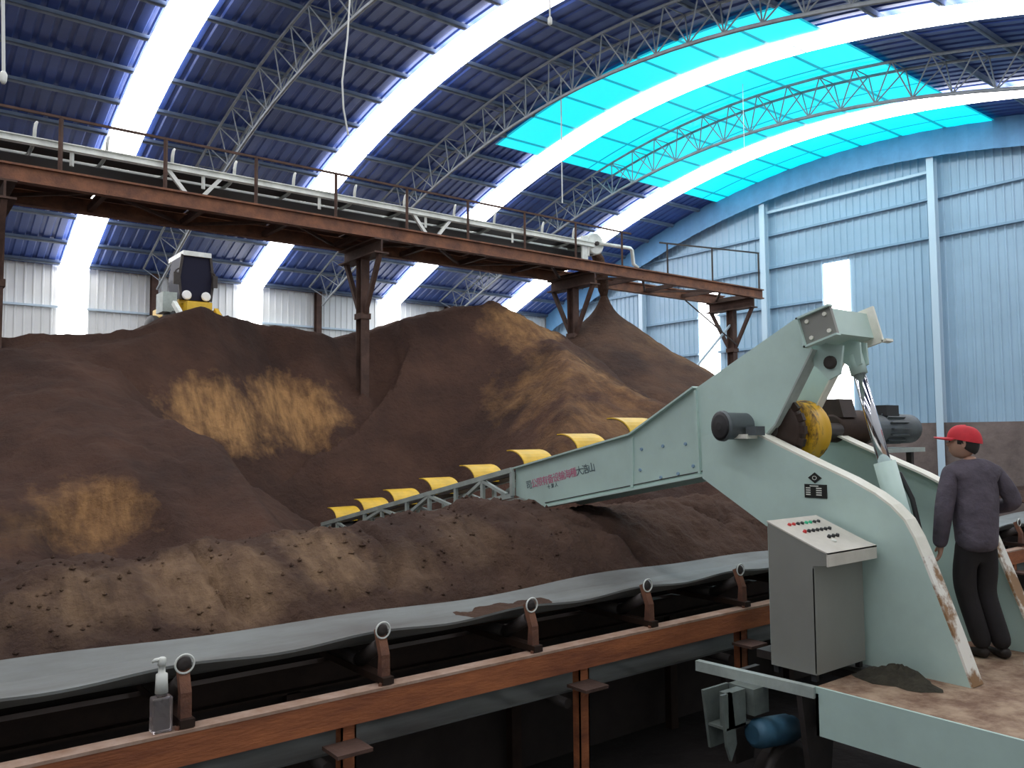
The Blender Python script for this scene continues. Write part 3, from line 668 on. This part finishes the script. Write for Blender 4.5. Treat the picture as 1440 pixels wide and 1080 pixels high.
for xx in (XB0-.05, XB1):
    MB().bar((xx, 7.16, zt(7.16)-.02), (xx, 11.95, zt(11.95)-.02), .05, .055).build('boom_top_chord', 'boomgrey', rc)
    MB().bar((xx, 7.16, zb(7.16)), (xx, 11.95, zb(11.95)), .05, .05).build('boom_bottom_chord', 'boomgrey', rc)
    for i, y in enumerate(PST):
        MB().bar((xx, y, zt(y)-.04), (xx, y, zb(y)), .04, .045, (0,1,0)).build('boom_post', 'boomgrey', rc)
    nodes = [10.06, 8.85, 7.71]; ends = [(11.0, 9.5), (9.5, 8.3), (8.3, 7.24)]
    for n_, (a, b) in zip(nodes, ends):
        for e in (a, b): MB().bar((xx, n_, zt(n_)-.05), (xx, n_+(e-n_)*.95, zb(e)+.02), .035, .045, (1,0,0)).build('boom_diagonal', 'boomgrey', rc)
    MB().bar((xx, 11.43, zt(11.43)-.05), (xx, 11.05, zb(11.05)), .03, .04, (1,0,0)).build('boom_diagonal', 'boomgrey', rc)
for y in (11.9, 10.57, 9.4, 8.26): MB().bar((XB0, y, zb(y)), (XB1, y, zb(y)), .05, .05).build('boom_cross_tie', 'boomgrey', rc)
MB().box((XB0-.03, 11.86, zb(11.9)-.02), (XB1+.02, 11.97, zt(11.9)-.02)).build('tail_box', 'boomgrey', rc)
MB().lathe([(0, .13), (XB1-XB0-.12, .13)], (XB0+.06, 11.75, zt(11.75)-.14), (1, 0, 0), 16).build('tail_wheel', 'dark', rc)
# scraper chain and yellow blades
for xx in (XB0+.12, XB1-.12): MB().bar((xx, 5.0, zt(5.0)-.03), (xx, 11.8, zt(11.8)-.03), .04, .05).build('drag_chain', 'dark', rc)
b0 = None
for y in (11.62, 10.73, 9.86, 8.91, 7.98, 7.04, 6.18, 5.44):
    z = zt(y); pr = []
    for k in range(9):
        a = k/8*math.pi*.56; pr.append((y + .27*(1-math.cos(a)), z - .03 + .19*math.sin(a)))
    MB().ribbon(pr, XB0+.03, XB1-.06, .012).build('scraper_blade', 'yellow', rc)
    MB().ribbon(pr, XB0+.028, XB1-.058, -.006).build('blade_lining', 'rustdark', rc)
# crosshead beam on top
cr = MB(); rotc = Matrix.Rotation(R(-15), 3, 'X'); pv = (5.9, 3.40, 3.39)
cr.box((5.53, 3.28, 3.29), (6.03, 3.52, 3.49), rotc, pv); crb = cr.build('crosshead_beam', 'mint', rc)
ep = MB(); ep.box((5.50, 3.27, 3.28), (5.53, 3.53, 3.50), rotc, pv); e1 = ep.build('end_plate', 'cabinet', crb)
lipm = MB()
for lo, hi in (((5.47, 3.26, 3.495), (5.53, 3.54, 3.51)), ((5.47, 3.26, 3.27), (5.53, 3.54, 3.285)), ((5.47, 3.525, 3.27), (5.53, 3.54, 3.51))): lipm.box(lo, hi, rotc, pv)
lipm.build('end_lip', 'mint', crb)
for y, z in ((3.32, 3.455), (3.47, 3.455), (3.32, 3.325), (3.47, 3.325)):
    MB().lathe([(0, .017), (.014, .015)], tuple(rotc @ (Vector((5.50, y, z))-Vector(pv)) + Vector(pv)), (-1, 0, 0), 8).build('bolt', 'mintedge', crb)
ep = MB(); ep.box((6.03, 3.22, 3.24), (6.055, 3.55, 3.53), rotc, pv); ep.box((6.03, 3.19, 3.235), (6.13, 3.23, 3.255), rotc, pv); ep.box((6.03, 3.47, 3.525), (6.13, 3.56, 3.54), rotc, pv); ep.build('end_plate', 'mintedge', crb)
# hoist cylinder: clevis, rod, barrel
cyx = 5.88
hy = MB(); 
for dx in (-.055, .035): hy.prism([(3.50, 3.34), (3.26, 3.28), (3.25, 3.12), (3.32, 3.08), (3.40, 3.14)], cyx+dx, cyx+dx+.02)
hc = hy.build('cylinder_clevis', 'mint', rc)
cp = MB(); cp.prism([(3.56, 3.30), (3.30, 3.25), (3.33, 3.04), (3.42, 3.0), (3.54, 3.12)], XB0+.06, XB0+.085); cp.build('clevis_web', 'mint', hc)
MB().lathe([(0, .05), (.02, .05), (.022, .03)], (XB0+.06, 3.40, 3.13), (-1, 0, 0), 16).build('pin_cap', 'dark', hc)
A_ = Vector((cyx, 3.33, 3.16)); B_ = Vector((cyx, 3.05, 2.08)); D_ = (B_-A_).normalized()
MB().tube([A_-D_*.03, A_+D_*.12], .060, 14).build('rod_eye', 'mint', hc)
MB().tube([A_+D_*.08, A_+D_*.85], .046, 18).build('piston_rod', 'chrome', rc)
bar_ = MB().tube([A_+D_*.80, A_+D_*1.75], .078, 18).build('cylinder_barrel', 'mint', rc)
MB().tube([(cyx+.075, 3.15, 2.33), (cyx+.12, 3.08, 2.30), (cyx+.13, 3.0, 2.12), (cyx+.12, 2.95, 1.90), (cyx+.08, 2.97, 1.7)], .018, 8).build('hydraulic_hose', 'black', bar_)
MB().tube([(cyx+.08, 3.16, 2.36), (cyx+.08, 3.07, 2.02)], .014, 8).build('hydraulic_pipe', 'white', bar_)
MB().box((cyx-.16, 2.93, 1.0), (cyx+.16, 3.22, 1.42)).build('cylinder_foot', 'mint', rc)
# drive sprocket and drum between the boom walls
dy_, dz_ = 3.93, 2.63
d1 = MB().lathe([(0, .10), (.01, .24), (.03, .265), (.10, .265), (.12, .24), (.13, .12)], (5.66, dy_+.02, dz_), (1, 0, 0), 32).build('drive_sprocket', 'greasy_shaded', rc)
for k in range(18):
    a = k/18*2*math.pi; ce = Vector((5.70, dy_+.02+math.cos(a)*.275, dz_+math.sin(a)*.275))
    MB().box(tuple(ce-Vector((.02, .025, .03))), tuple(ce+Vector((.02, .025, .03))), Matrix.Rotation(a, 3, 'X')).build('tooth', 'greasy_shaded', d1)
MB().lathe([(0, .18), (.005, .25), (.02, .255), (.03, .235), (.16, .24), (.20, .255), (.21, .25), (.22, .18)], (5.85, dy_-.03, dz_-.01), (1, 0, 0), 36).build('yellow_drum', 'drumyellow', rc)
MB().tube([(5.645, dy_, dz_), (6.62, dy_, dz_)], .06, 14).build('drive_shaft', 'dark', rc)
pb_ = MB().lathe([(0, .10), (.004, .118), (.03, .122), (.05, .108), (.25, .104), (.27, .09)], (5.27, 4.13, 2.665), (1, -.25, 0), 26).build('pivot_bearing', 'motor', rc)
MB().lathe([(-.012, .03), (-.004, .05), (-.003, .085), (.004, .112)], (5.268, 4.131, 2.665), (1, -.25, 0), 24).build('bearing_cap', 'black', pb_)
MB().box((5.36, 3.95, 2.565), (5.52, 4.18, 2.60)).build('bearing_seat', 'mintedge', pb_)
MB().box((5.38, 3.88, 2.59), (5.50, 3.97, 2.66)).build('bearing_block', 'motor', pb_)
# gearbox and drive motor outboard of the far plate
ge = MB(); ge.lathe([(0, .10), (.02, .13), (.40, .13), (.42, .16), (.50, .16)], (6.62, 4.0, 2.65), (1, 0, 0), 20); ge.prism([(4.15, 2.74), (3.88, 2.74), (3.92, 2.90), (4.10, 2.90)], 6.63, 6.85); ge.build('gearbox', 'greasy_shaded', rc)
mo = MB().lathe([(0, .15), (.02, .13), (.30, .13), (.31, .115), (.62, .118), (.66, .14), (.86, .14), (.90, .115)], (7.12, 4.0, 2.64), (1, 0, 0), 24).build('drive_motor', 'motor', rc)
for k in range(14):
    a = k/14*2*math.pi; ce = Vector((7.6, 4.0+math.cos(a)*.128, 2.64+math.sin(a)*.128)); MB().box((7.44, ce.y-.005, ce.z-.018), (7.76, ce.y+.005, ce.z+.018), Matrix.Rotation(a+math.pi/2, 3, 'X')).build('cooling_fin', 'motor', mo)
MB().box((7.45, 3.93, 2.76), (7.68, 4.07, 2.86)).build('terminal_box', 'black', mo)
MB().box((7.1, 3.85, 2.42), (8.0, 4.15, 2.46)).build('motor_seat', 'boomgrey', rc)
MB().bar((7.9, 3.95, 2.44), (7.9, 3.95, 1.0), .05, .05, (0,1,0)).build('motor_stand', 'dark', rc)
MB().bar((7.05, 4.05, 2.44), (6.72, 4.05, 2.0), .05, .05, (0,1,0)).build('motor_strut', 'boomgrey', rc)
# lettering on the boom wall, red in the middle, dark at both ends
def letter(txt, y, z, size, m, ang):
    cu = bpy.data.curves.new('lettering', 'FONT'); cu.body = txt; cu.size = size; cu.extrude = .001; cu.resolution_u = 2
    o = bpy.data.objects.new('lettering', cu); COL.objects.link(o)
    dg = bpy.context.evaluated_depsgraph_get(); me = bpy.data.meshes.new_from_object(o.evaluated_get(dg)); bpy.data.objects.remove(o)
    me.materials.clear(); me.materials.append(M[m]); o = bpy.data.objects.new('lettering', me); COL.objects.link(o)
    xd = Vector((0, -math.cos(ang), math.sin(ang))); yd = Vector((0, math.sin(ang), math.cos(ang))); zd = xd.cross(yd)
    mw = Matrix(((xd.x, yd.x, zd.x, XB0-.003), (xd.y, yd.y, zd.y, y), (xd.z, yd.z, zd.z, z), (0, 0, 0, 1)))
    o.parent = rc; o.matrix_local = Matrix.Translation(-Vector(ORG[rc.name])) @ mw; return o
ang = math.atan(.22)
chars = [('司', 'darktext'), ('公', 'redtext'), ('限', 'redtext'), ('有', 'redtext'), ('备', 'redtext'), ('设', 'redtext'), ('输', 'redtext'), ('海', 'redtext'), ('種', 'redtext'), ('大', 'darktext'), ('浩', 'darktext'), ('山', 'darktext')]
yy = 6.80; 
for i, (ch, m_) in enumerate(chars):
    y = 6.97 - .089*i; letter(ch, y, 2.03 + .215*(6.97-y), .10, m_, ang)
for i, ch in enumerate('十果人'): letter(ch, 6.62-.06*i, 2.03+.215*(.35+.06*i)-.058, .05, 'darktext', ang)

# ------------------------------------------------------------------ operator console
cs = thing('control_console', (5.15, 3.27, 1.0), 'grey steel control console with sloping cream desk of push buttons, on the platform', 'console')
cab = MB().prism([(3.42, 1.05), (3.08, 1.05), (3.08, 1.745), (2.98, 1.755), (2.98, 1.83), (3.06, 1.855), (3.42, 2.00)], 4.85, 5.44).build('cabinet', 'cabinet', cs)
MB().box((4.845, 2.975, 1.75), (5.445, 2.985, 1.838)).build('front_lip', 'cabtop', cs)
desk = MB().add([(4.845, 3.05, 1.862), (5.445, 3.05, 1.862), (5.445, 3.425, 2.010), (4.845, 3.425, 2.010), (4.845, 2.975, 1.838), (5.445, 2.975, 1.838)] +
                [(4.845, 3.05, 1.852), (5.445, 3.05, 1.852), (5.445, 3.425, 2.000), (4.845, 3.425, 2.000), (4.845, 2.975, 1.828), (5.445, 2.975, 1.828)],
                [(0,1,2,3),(4,5,1,0),(9,8,7,6),(6,7,11,10),(3,2,8,9),(0,3,9,6),(1,7,8,2),(4,0,6,10),(5,11,7,1),(4,10,11,5)]).build('desk_panel', 'cabtop', cs)
slope = Vector((0, .94, .34)).normalized(); nrm = Vector((0, -.34, .94)).normalized()
k = 0
for row, (tt, n_) in enumerate(((.31, 8), (.20, 7), (.10, 3))):
    for i in range(n_):
        x = 4.98 + .05*i + (.02 if row == 1 else .16 if row == 2 else 0)
        p0 = Vector((x, 3.05, 1.863)) + slope*tt
        m_ = 'btn_red' if (row, i) in ((0, 0), (0, 1), (1, 0)) else 'btn_green' if (row, i) in ((0, 4), (0, 5)) else 'btn_black'
        MB().lathe([(0, .014), (.010, .014), (.022, .011)], tuple(p0), tuple(nrm), 10).build('push_button', m_, cs)
MB().lathe([(0, .017), (.012, .016)], tuple(Vector((5.12, 3.05, 1.863))+slope*.05), tuple(nrm), 12).build('key_switch', 'white', cs)
for x in (4.87, 5.40):
    for y in (3.10, 3.38): MB().box((x, y, 1.0), (x+.035, y+.035, 1.05)).build('foot', 'black', cs)
MB().bar((4.856, 3.083, 1.06), (4.856, 3.083, 1.73), .012, .012, (0,1,0)).build('corner_edge', 'cabinet', cs)
# rag heap on the deck
vs = []; fs = []; n1, n2 = 22, 8
for j in range(n2+1):
    r_ = j/n2
    for i in range(n1):
        a = 2*math.pi*i/n1; rr_ = r_*(1+.18*math.sin(3*a+1)+.1*math.sin(7*a)); h = .085*(1-r_**1.8)*(1+.3*math.sin(5*a+r_*7)); vs.append((5.30+rr_*.25*math.cos(a)*.75, 2.78+rr_*.25*math.sin(a), 1.0+max(h, .002)))
for j in range(n2):
    for i in range(n1): fs.append((j*n1+i, j*n1+(i+1)%n1, (j+1)*n1+(i+1)%n1, (j+1)*n1+i))
tag(MB().add(vs, fs, True).build('rag', mat('rag_cloth', (.05, .045, .03), .95, 0, .5, 12, bump=.6, bscale=25), recalc=False), 'crumpled dark rag lying on the dirty deck beside the console', 'rag')

# ------------------------------------------------------------------ person
def skin_body(name, joints, edges_, m, parent, sub=2):
    me = bpy.data.meshes.new(name); names = list(joints); idx = {n_: i for i, n_ in enumerate(names)}
    me.from_pydata([joints[n_][0] for n_ in names], [(idx[a], idx[b]) for a, b in edges_], [])
    o = bpy.data.objects.new(name, me); COL.objects.link(o)
    md = o.modifiers.new('skin', 'SKIN'); md.use_smooth_shade = True; md.branch_smoothing = .5
    for i, n_ in enumerate(names):
        r_ = joints[n_][1]; r_ = r_ if isinstance(r_, tuple) else (r_, r_); me.skin_vertices[0].data[i].radius = r_
    me.skin_vertices[0].data[0].use_root = True
    s_ = o.modifiers.new('sub', 'SUBSURF'); s_.levels = sub; s_.render_levels = sub
    dg = bpy.context.evaluated_depsgraph_get(); nm = bpy.data.meshes.new_from_object(o.evaluated_get(dg)); bpy.data.objects.remove(o)
    nm.materials.clear(); nm.materials.append(M[m]); nm.polygons.foreach_set('use_smooth', [True]*len(nm.polygons)); nm.polygons.foreach_set('material_index', [0]*len(nm.polygons))
    o = bpy.data.objects.new(name, nm); COL.objects.link(o)
    if parent: o.parent = parent; ORG[o.name] = ORG.get(parent.name, (0,0,0))
    return o
# local frame: +y forward, +x right, z up; height 1.66
P = thing('person', (6.30, 2.70, 1.0), 'person in red cap, dark jacket and black trousers standing on the deck with back turned', 'person')
P.rotation_euler = (0, 0, R(-34))
ORG['person'] = (0, 0, 0)
J = {'pelvis': ((0, 0, .90), (.11, .085)), 'waist': ((-.005, 0, 1.05), (.12, .09)), 'chest': ((0, .0, 1.24), (.15, .10)), 'neckbase': ((.0, .01, 1.37), (.07, .065)), 'neck': ((-.01, .03, 1.43), .05),
     'hipL': ((-.08, .02, .80), .07), 'kneeL': ((-.07, .04, .46), .055), 'ankL': ((.02, -.02, .09), .04), 'toeL': ((-.03, .14, .04), .035),
     'hipR': ((.08, .0, .80), .07), 'kneeR': ((.08, .04, .46), .055), 'ankR': ((.14, -.06, .09), .04), 'toeR': ((.16, .11, .04), .035),
     'shL': ((-.16, .0, 1.32), .055), 'elL': ((-.225, -.02, 1.05), .042), 'wrL': ((-.225, .06, .82), .028),
     'shR': ((.16, .0, 1.32), .055), 'elR': ((.265, -.05, 1.08), .042), 'wrR': ((.20, .16, 1.04), .028)}
ED = [('pelvis','waist'),('waist','chest'),('chest','neckbase'),('neckbase','neck'),('pelvis','hipL'),('hipL','kneeL'),('kneeL','ankL'),('ankL','toeL'),('pelvis','hipR'),('hipR','kneeR'),('kneeR','ankR'),('ankR','toeR'),
      ('chest','shL'),('shL','elL'),('elL','wrL'),('chest','shR'),('shR','elR'),('elR','wrR')]
def hand(J, ED, s_, w_, d, side, pal):
    # palm then five bent fingers; d: direction of the hand, side: direction of the thumb
    wv = Vector(w_); d = Vector(d).normalized(); sd = Vector(side).normalized(); nrm = d.cross(sd).normalized()*pal
    J['palm'+s_] = (tuple(wv+d*.05), (.034, .017)); ED.append(('wr'+s_, 'palm'+s_))
    for i, (off, ln) in enumerate(((.027, .068), (.009, .077), (-.009, .072), (-.026, .056))):
        a = wv + d*.095 + sd*off; b = a + d*ln*.5 + nrm*.010; c_ = b + d*ln*.38 + nrm*.024
        for nm, p_, r_ in (('k', a, .0095), ('m', b, .0085), ('t', c_, .0072)): J[f'f{i}{nm}{s_}'] = (tuple(p_), r_)
        ED += [('palm'+s_, f'f{i}k{s_}'), (f'f{i}k{s_}', f'f{i}m{s_}'), (f'f{i}m{s_}', f'f{i}t{s_}')]
    a = wv + d*.035 + sd*.032; b = a + d*.03 + sd*.018 + nrm*.012; c_ = b + d*.026 + nrm*.012
    for nm, p_, r_ in (('k', a, .012), ('m', b, .0095), ('t', c_, .008)): J[f'th{nm}{s_}'] = (tuple(p_), r_)
    ED += [('palm'+s_, f'thk{s_}'), (f'thk{s_}', f'thm{s_}'), (f'thm{s_}', f'tht{s_}')]
hand(J, ED, 'L', (-.225, .06, .82), (.02, .12, -1), (.35, 1, 0), -1)
hand(J, ED, 'R', (.20, .16, 1.04), (-.25, 1, -.1), (-.2, 0, 1), 1)
body = skin_body('body', J, ED, 'skin', P)
# head: shaped ellipsoid rings joined to the neck, turned towards the left
def head_mesh():
    vs = []; fs = []; n_, rings = 24, 18
    for j in range(rings+1):
        v = j/rings; z = -.115 + .23*v; base = math.sqrt(max(0, 1-(2*v-1)**2))**.75
        for i in range(n_):
            a = 2*math.pi*i/n_; ca, sa = math.cos(a), math.sin(a)
            rx = .076*base; ry = .096*base
            x = rx*sa; y = ry*ca + .008
            if v < .35: x *= .82+.5*v; y = y*(.92) + .012*(1-v)
            if ca > .9: y += .018*math.exp(-((v-.43)/.07)**2) + .006*math.exp(-((v-.22)/.04)**2) - .006*math.exp(-((v-.53)/.05)**2)
            elif ca > .7: y -= .008*math.exp(-((v-.53)/.05)**2)
            vs.append((x, y, z))
    for j in range(rings):
        for i in range(n_): fs.append((j*n_+i, j*n_+(i+1)%n_, (j+1)*n_+(i+1)%n_, (j+1)*n_+i))
    return vs, fs
HM = Matrix.Translation((-.02, .05, 1.522)) @ Matrix.Rotation(R(52), 4, 'Z') @ Matrix.Rotation(R(4), 4, 'X')
def hv(vs): return [tuple(HM @ Vector(v)) for v in vs]
vs, fs = head_mesh(); mb = MB().add(hv(vs), fs, True)
for s_ in (-1, 1):
    ear = []; 
    for k in range(10):
        a = 2*math.pi*k/10; ear.append((s_*.082, -.005+.014*math.cos(a), -.005+.028*math.sin(a)))
    ear += [(s_*.072, -.005+.012*math.cos(2*math.pi*k/10), -.005+.022*math.sin(2*math.pi*k/10)) for k in range(10)]
    mb.add(hv(ear), [tuple(range(10))] + [(k, (k+1)%10, 10+(k+1)%10, 10+k) for k in range(10)])
hd = mb.build('head', 'skin', P)
for s_ in (-1, 1): MB().lathe([(0, .004), (.004, .009), (.008, .004)], tuple(HM @ Vector((s_*.03, .089, .006))), tuple(HM.to_3x3() @ Vector((0, 1, 0))), 8).build('eye', 'black', hd)
MB().add(hv([(-.022, .098, -.05), (.022, .098, -.05), (.018, .099, -.058), (-.018, .099, -.058)]), [(0,1,2,3)]).build('mouth', M['btn_red'], hd)
# hair at back and sides
vs = []; fs = []; n_ = 24
for j in range(9):
    for i in range(n_+1):
        a = R(72) + (2*math.pi-R(144))*i/n_; lo = .46 - .30*max(0, -math.cos(a))**.5
        v = lo + (.82-lo)*j/8; z = -.115+.23*v; base = math.sqrt(1-(2*v-1)**2)**.75; k_ = 1.0 if j else .93
        vs.append((.083*base*k_*math.sin(a), .106*base*k_*math.cos(a)+.006, z))
for j in range(8):
    for i in range(n_): fs.append((j*(n_+1)+i, j*(n_+1)+i+1, (j+1)*(n_+1)+i+1, (j+1)*(n_+1)+i))
hr = MB().add(hv(vs), fs, True).build('hair', 'hair', hd)
# cap with brim
vs = []; fs = []; n_ = 26
for j in range(10):
    t_ = j/9*math.pi/2; rz = math.cos(t_)
    for i in range(n_):
        a = 2*math.pi*i/n_; vs.append((.094*rz**.75*math.sin(a), .117*rz**.75*math.cos(a)-.002, .018 + .016*math.cos(a) + (.112-.012*math.cos(a))*math.sin(t_)))
for j in range(9):
    for i in range(n_): fs.append((j*n_+i, j*n_+(i+1)%n_, (j+1)*n_+(i+1)%n_, (j+1)*n_+i))
cpv = MB().add(hv(vs), fs, True)
cap = cpv.build('cap', 'red', P)
bv_ = []; 
for k in range(13):
    a = R(-62) + R(124)*k/12; s_, c_ = math.sin(a), math.cos(a)
    bv_ += [(.092*s_, .115*c_-.002, .036), (.096*s_, .115*c_-.002+.09*max(0, (c_-.40)/.6)**.6, .034-.014*abs(s_))]
brm = MB().add(hv(bv_), [(2*k, 2*k+1, 2*k+3, 2*k+2) for k in range(12)], True)
brm.add(hv([(x, y, z-.008) for x, y, z in bv_]), [(2*k, 2*k+2, 2*k+3, 2*k+1) for k in range(12)], True)
brm.build('cap_brim', 'red', cap, recalc=False)
MB().lathe([(0, .007), (.005, .005)], tuple(HM @ Vector((0, -.002, .129))), (0, 0, 1), 8).build('cap_button', 'red', cap)
# jacket, trousers, shoes
JK = {'belly': ((0, 0, 1.02), (.195, .15)), 'hem': ((.01, -.005, .735), (.205, .155)), 'chest': ((0, -.005, 1.22), (.195, .14)), 'yoke': ((0, 0, 1.335), (.14, .10)), 'collar': ((-.005, .02, 1.425), (.072, .068)),
      'shL': ((-.165, 0, 1.31), .078), 'elL': ((-.235, -.02, 1.06), .068), 'wrL': ((-.232, .065, .765), .052), 'shR': ((.165, 0, 1.31), .078), 'elR': ((.28, -.06, 1.09), .07), 'wrR': ((.195, .20, 1.03), .05)}
EJ = [('belly','hem'),('belly','chest'),('chest','yoke'),('yoke','collar'),('yoke','shL'),('shL','elL'),('elL','wrL'),('yoke','shR'),('shR','elR'),('elR','wrR')]
jk = skin_body('jacket', JK, EJ, 'jacket', P)
TR = {'hips': ((0, 0, .95), (.14, .11)), 'seat': ((0, 0, .80), (.16, .125)), 'thL': ((-.085, .02, .68), .095), 'kneeL': ((-.065, .04, .46), .078), 'cuffL': ((.02, -.02, .055), .070), 'thR': ((.085, .0, .68), .095), 'kneeR': ((.075, .04, .46), .078), 'cuffR': ((.145, -.055, .055), .070)}
skin_body('trousers', TR, [('hips','seat'),('seat','thL'),('thL','kneeL'),('kneeL','cuffL'),('seat','thR'),('thR','kneeR'),('kneeR','cuffR')], 'trousers', P)
for a, b in (((.02, -.06, .045), (-.03, .16, .035)), ((.14, -.10, .045), (.165, .13, .035))):
    skin_body('shoe', {'heel': (a, (.046, .045)), 'ball': (tuple((Vector(a)+Vector(b))/2+Vector((0, .02, 0))), (.05, .042)), 'toe': (b, (.042, .033))}, [('heel','ball'),('ball','toe')], 'shoe', P)

# ------------------------------------------------------------------ wheel loader on top of the heap
ld = thing('wheel_loader', (6.42, 22, 4.9), 'yellow wheel loader with dark cab standing behind the left heap crest', 'loader')
def L(x, y, z): return (6.42+x*.85, 22+y, 4.9+z)
hood = MB(); hood.box(L(-.45, -.55, .75), L(.45, 1.9, 1.22)); hood.box(L(-.36, -1.0, .7), L(.36, -.5, 1.12)); hood.build('body', 'yellow', ld)
cabm = MB(); pr = [(-.42, 1.2), (.42, 1.2), (.50, 1.75), (.40, 2.32), (-.40, 2.32), (-.50, 1.75)]
cabm.prism([(6.42+a*.85, 4.9+b) for a, b in pr], 21.35, 22.3, 1); cabm.build('cab', 'glass', ld)
rf = MB(); rf.box(L(-.40, -.72, 2.32), L(.42, .6, 2.44)); rfo = rf.build('cab_roof', 'white', ld)
for x0, x1 in ((-.43, -.50), (.43, .50)):
    MB().bar(L(x0, -.67, 1.2), L(x1, -.67, 1.75), .06, .06, (0,1,0)).build('cab_pillar', 'dark', ld); MB().bar(L(x1, -.67, 1.75), L(x1*.82, -.67, 2.34), .06, .06, (0,1,0)).build('cab_pillar', 'dark', ld)
for x in (-.30, .26): MB().lathe([(0, .11), (.05, .12), (.07, .09)], L(x, -.72, 1.30), (0, -1, 0), 14).build('headlight', 'lamp', ld)
for x in (-.62, .52):
    MB().tube([L(x*.75, -.6, 2.0), L(x, -.75, 1.9), L(x, -.75, 1.65)], .02, 6).build('mirror_arm', 'dark', ld); MB().box(L(x-.07, -.8, 1.55), L(x+.07, -.74, 1.85)).build('mirror', 'dark', ld)
for x in (-.62, .62):
    for y in (-.35, 1.4): MB().lathe([(0, .30), (.04, .48), (.10, .52), (.24, .52), (.30, .48), (.34, .30)], L(x-.17, y, .5), (1, 0, 0), 20).build('wheel', 'black', ld)
MB().box(L(-.95, -.7, .85), L(-.55, -.1, 1.35)).build('mudguard', 'boomgrey', ld); MB().bar(L(-.7, -.9, 1.05), L(-.6, -1.4, .6), .1, .12).build('lift_arm', 'white', ld)
MB().bar(L(.5, -.9, .95), L(.5, -1.4, .6), .1, .12).build('lift_arm', 'yellow', ld)

# ------------------------------------------------------------------ hanging cords, rods, lamp
def cord(name, pts, r_, m, label, cat):
    return tag(MB().tube(pts, r_, 6).build(name, m), label, cat)
cord('hanging_cable', [(4.75, 9.4, arch(9.4)-.2), (4.72, 9.4, 8.6), (4.66, 9.38, 7.7), (4.58, 9.36, 7.1), (4.60, 9.36, 6.75), (4.67, 9.36, 6.42)], .012, 'cable', 'thin pale cable hanging bent from the roof over the gantry', 'cable')
lc = thing('hanging_lamp', (.88, 9, 6), 'long white lamp cord hanging beside the first white skylight strip', 'lamp')
MB().tube([(.86, 9, arch(9)-.1), (.86, 9, 7.0), (.89, 9, 6.1)], .016, 6).build('cord', 'cable', lc)
MB().lathe([(0, .015), (.03, .03), (.09, .035), (.12, .02)], (.89, 9, 5.98), (0, 0, 1), 10).build('lamp_holder', 'white', lc)
lc = thing('hanging_lamp', (7.75, 9, 8.6), 'short lamp drop hanging below the second white skylight strip', 'lamp')
MB().tube([(7.75, 9, arch(9)-.1), (7.75, 9, 8.8)], .014, 6).build('cord', 'cable', lc); MB().lathe([(0, .015), (.03, .035), (.10, .035), (.13, .02)], (7.75, 9, 8.66), (0, 0, 1), 10).build('lamp_holder', 'white', lc)
cord('hanging_rod', [(12.9, 14.6, arch(14.6)-.1), (12.9, 14.6, 8.15)], .016, 'cable', 'thin straight rod hanging from the roof above the head pulley', 'rod')
cord('hanging_rod', [(16.9, 12.3, arch(12.3)-.1), (16.9, 12.3, 9.4)], .008, 'cable', 'thin straight rod hanging inside the cyan roof panel', 'rod')
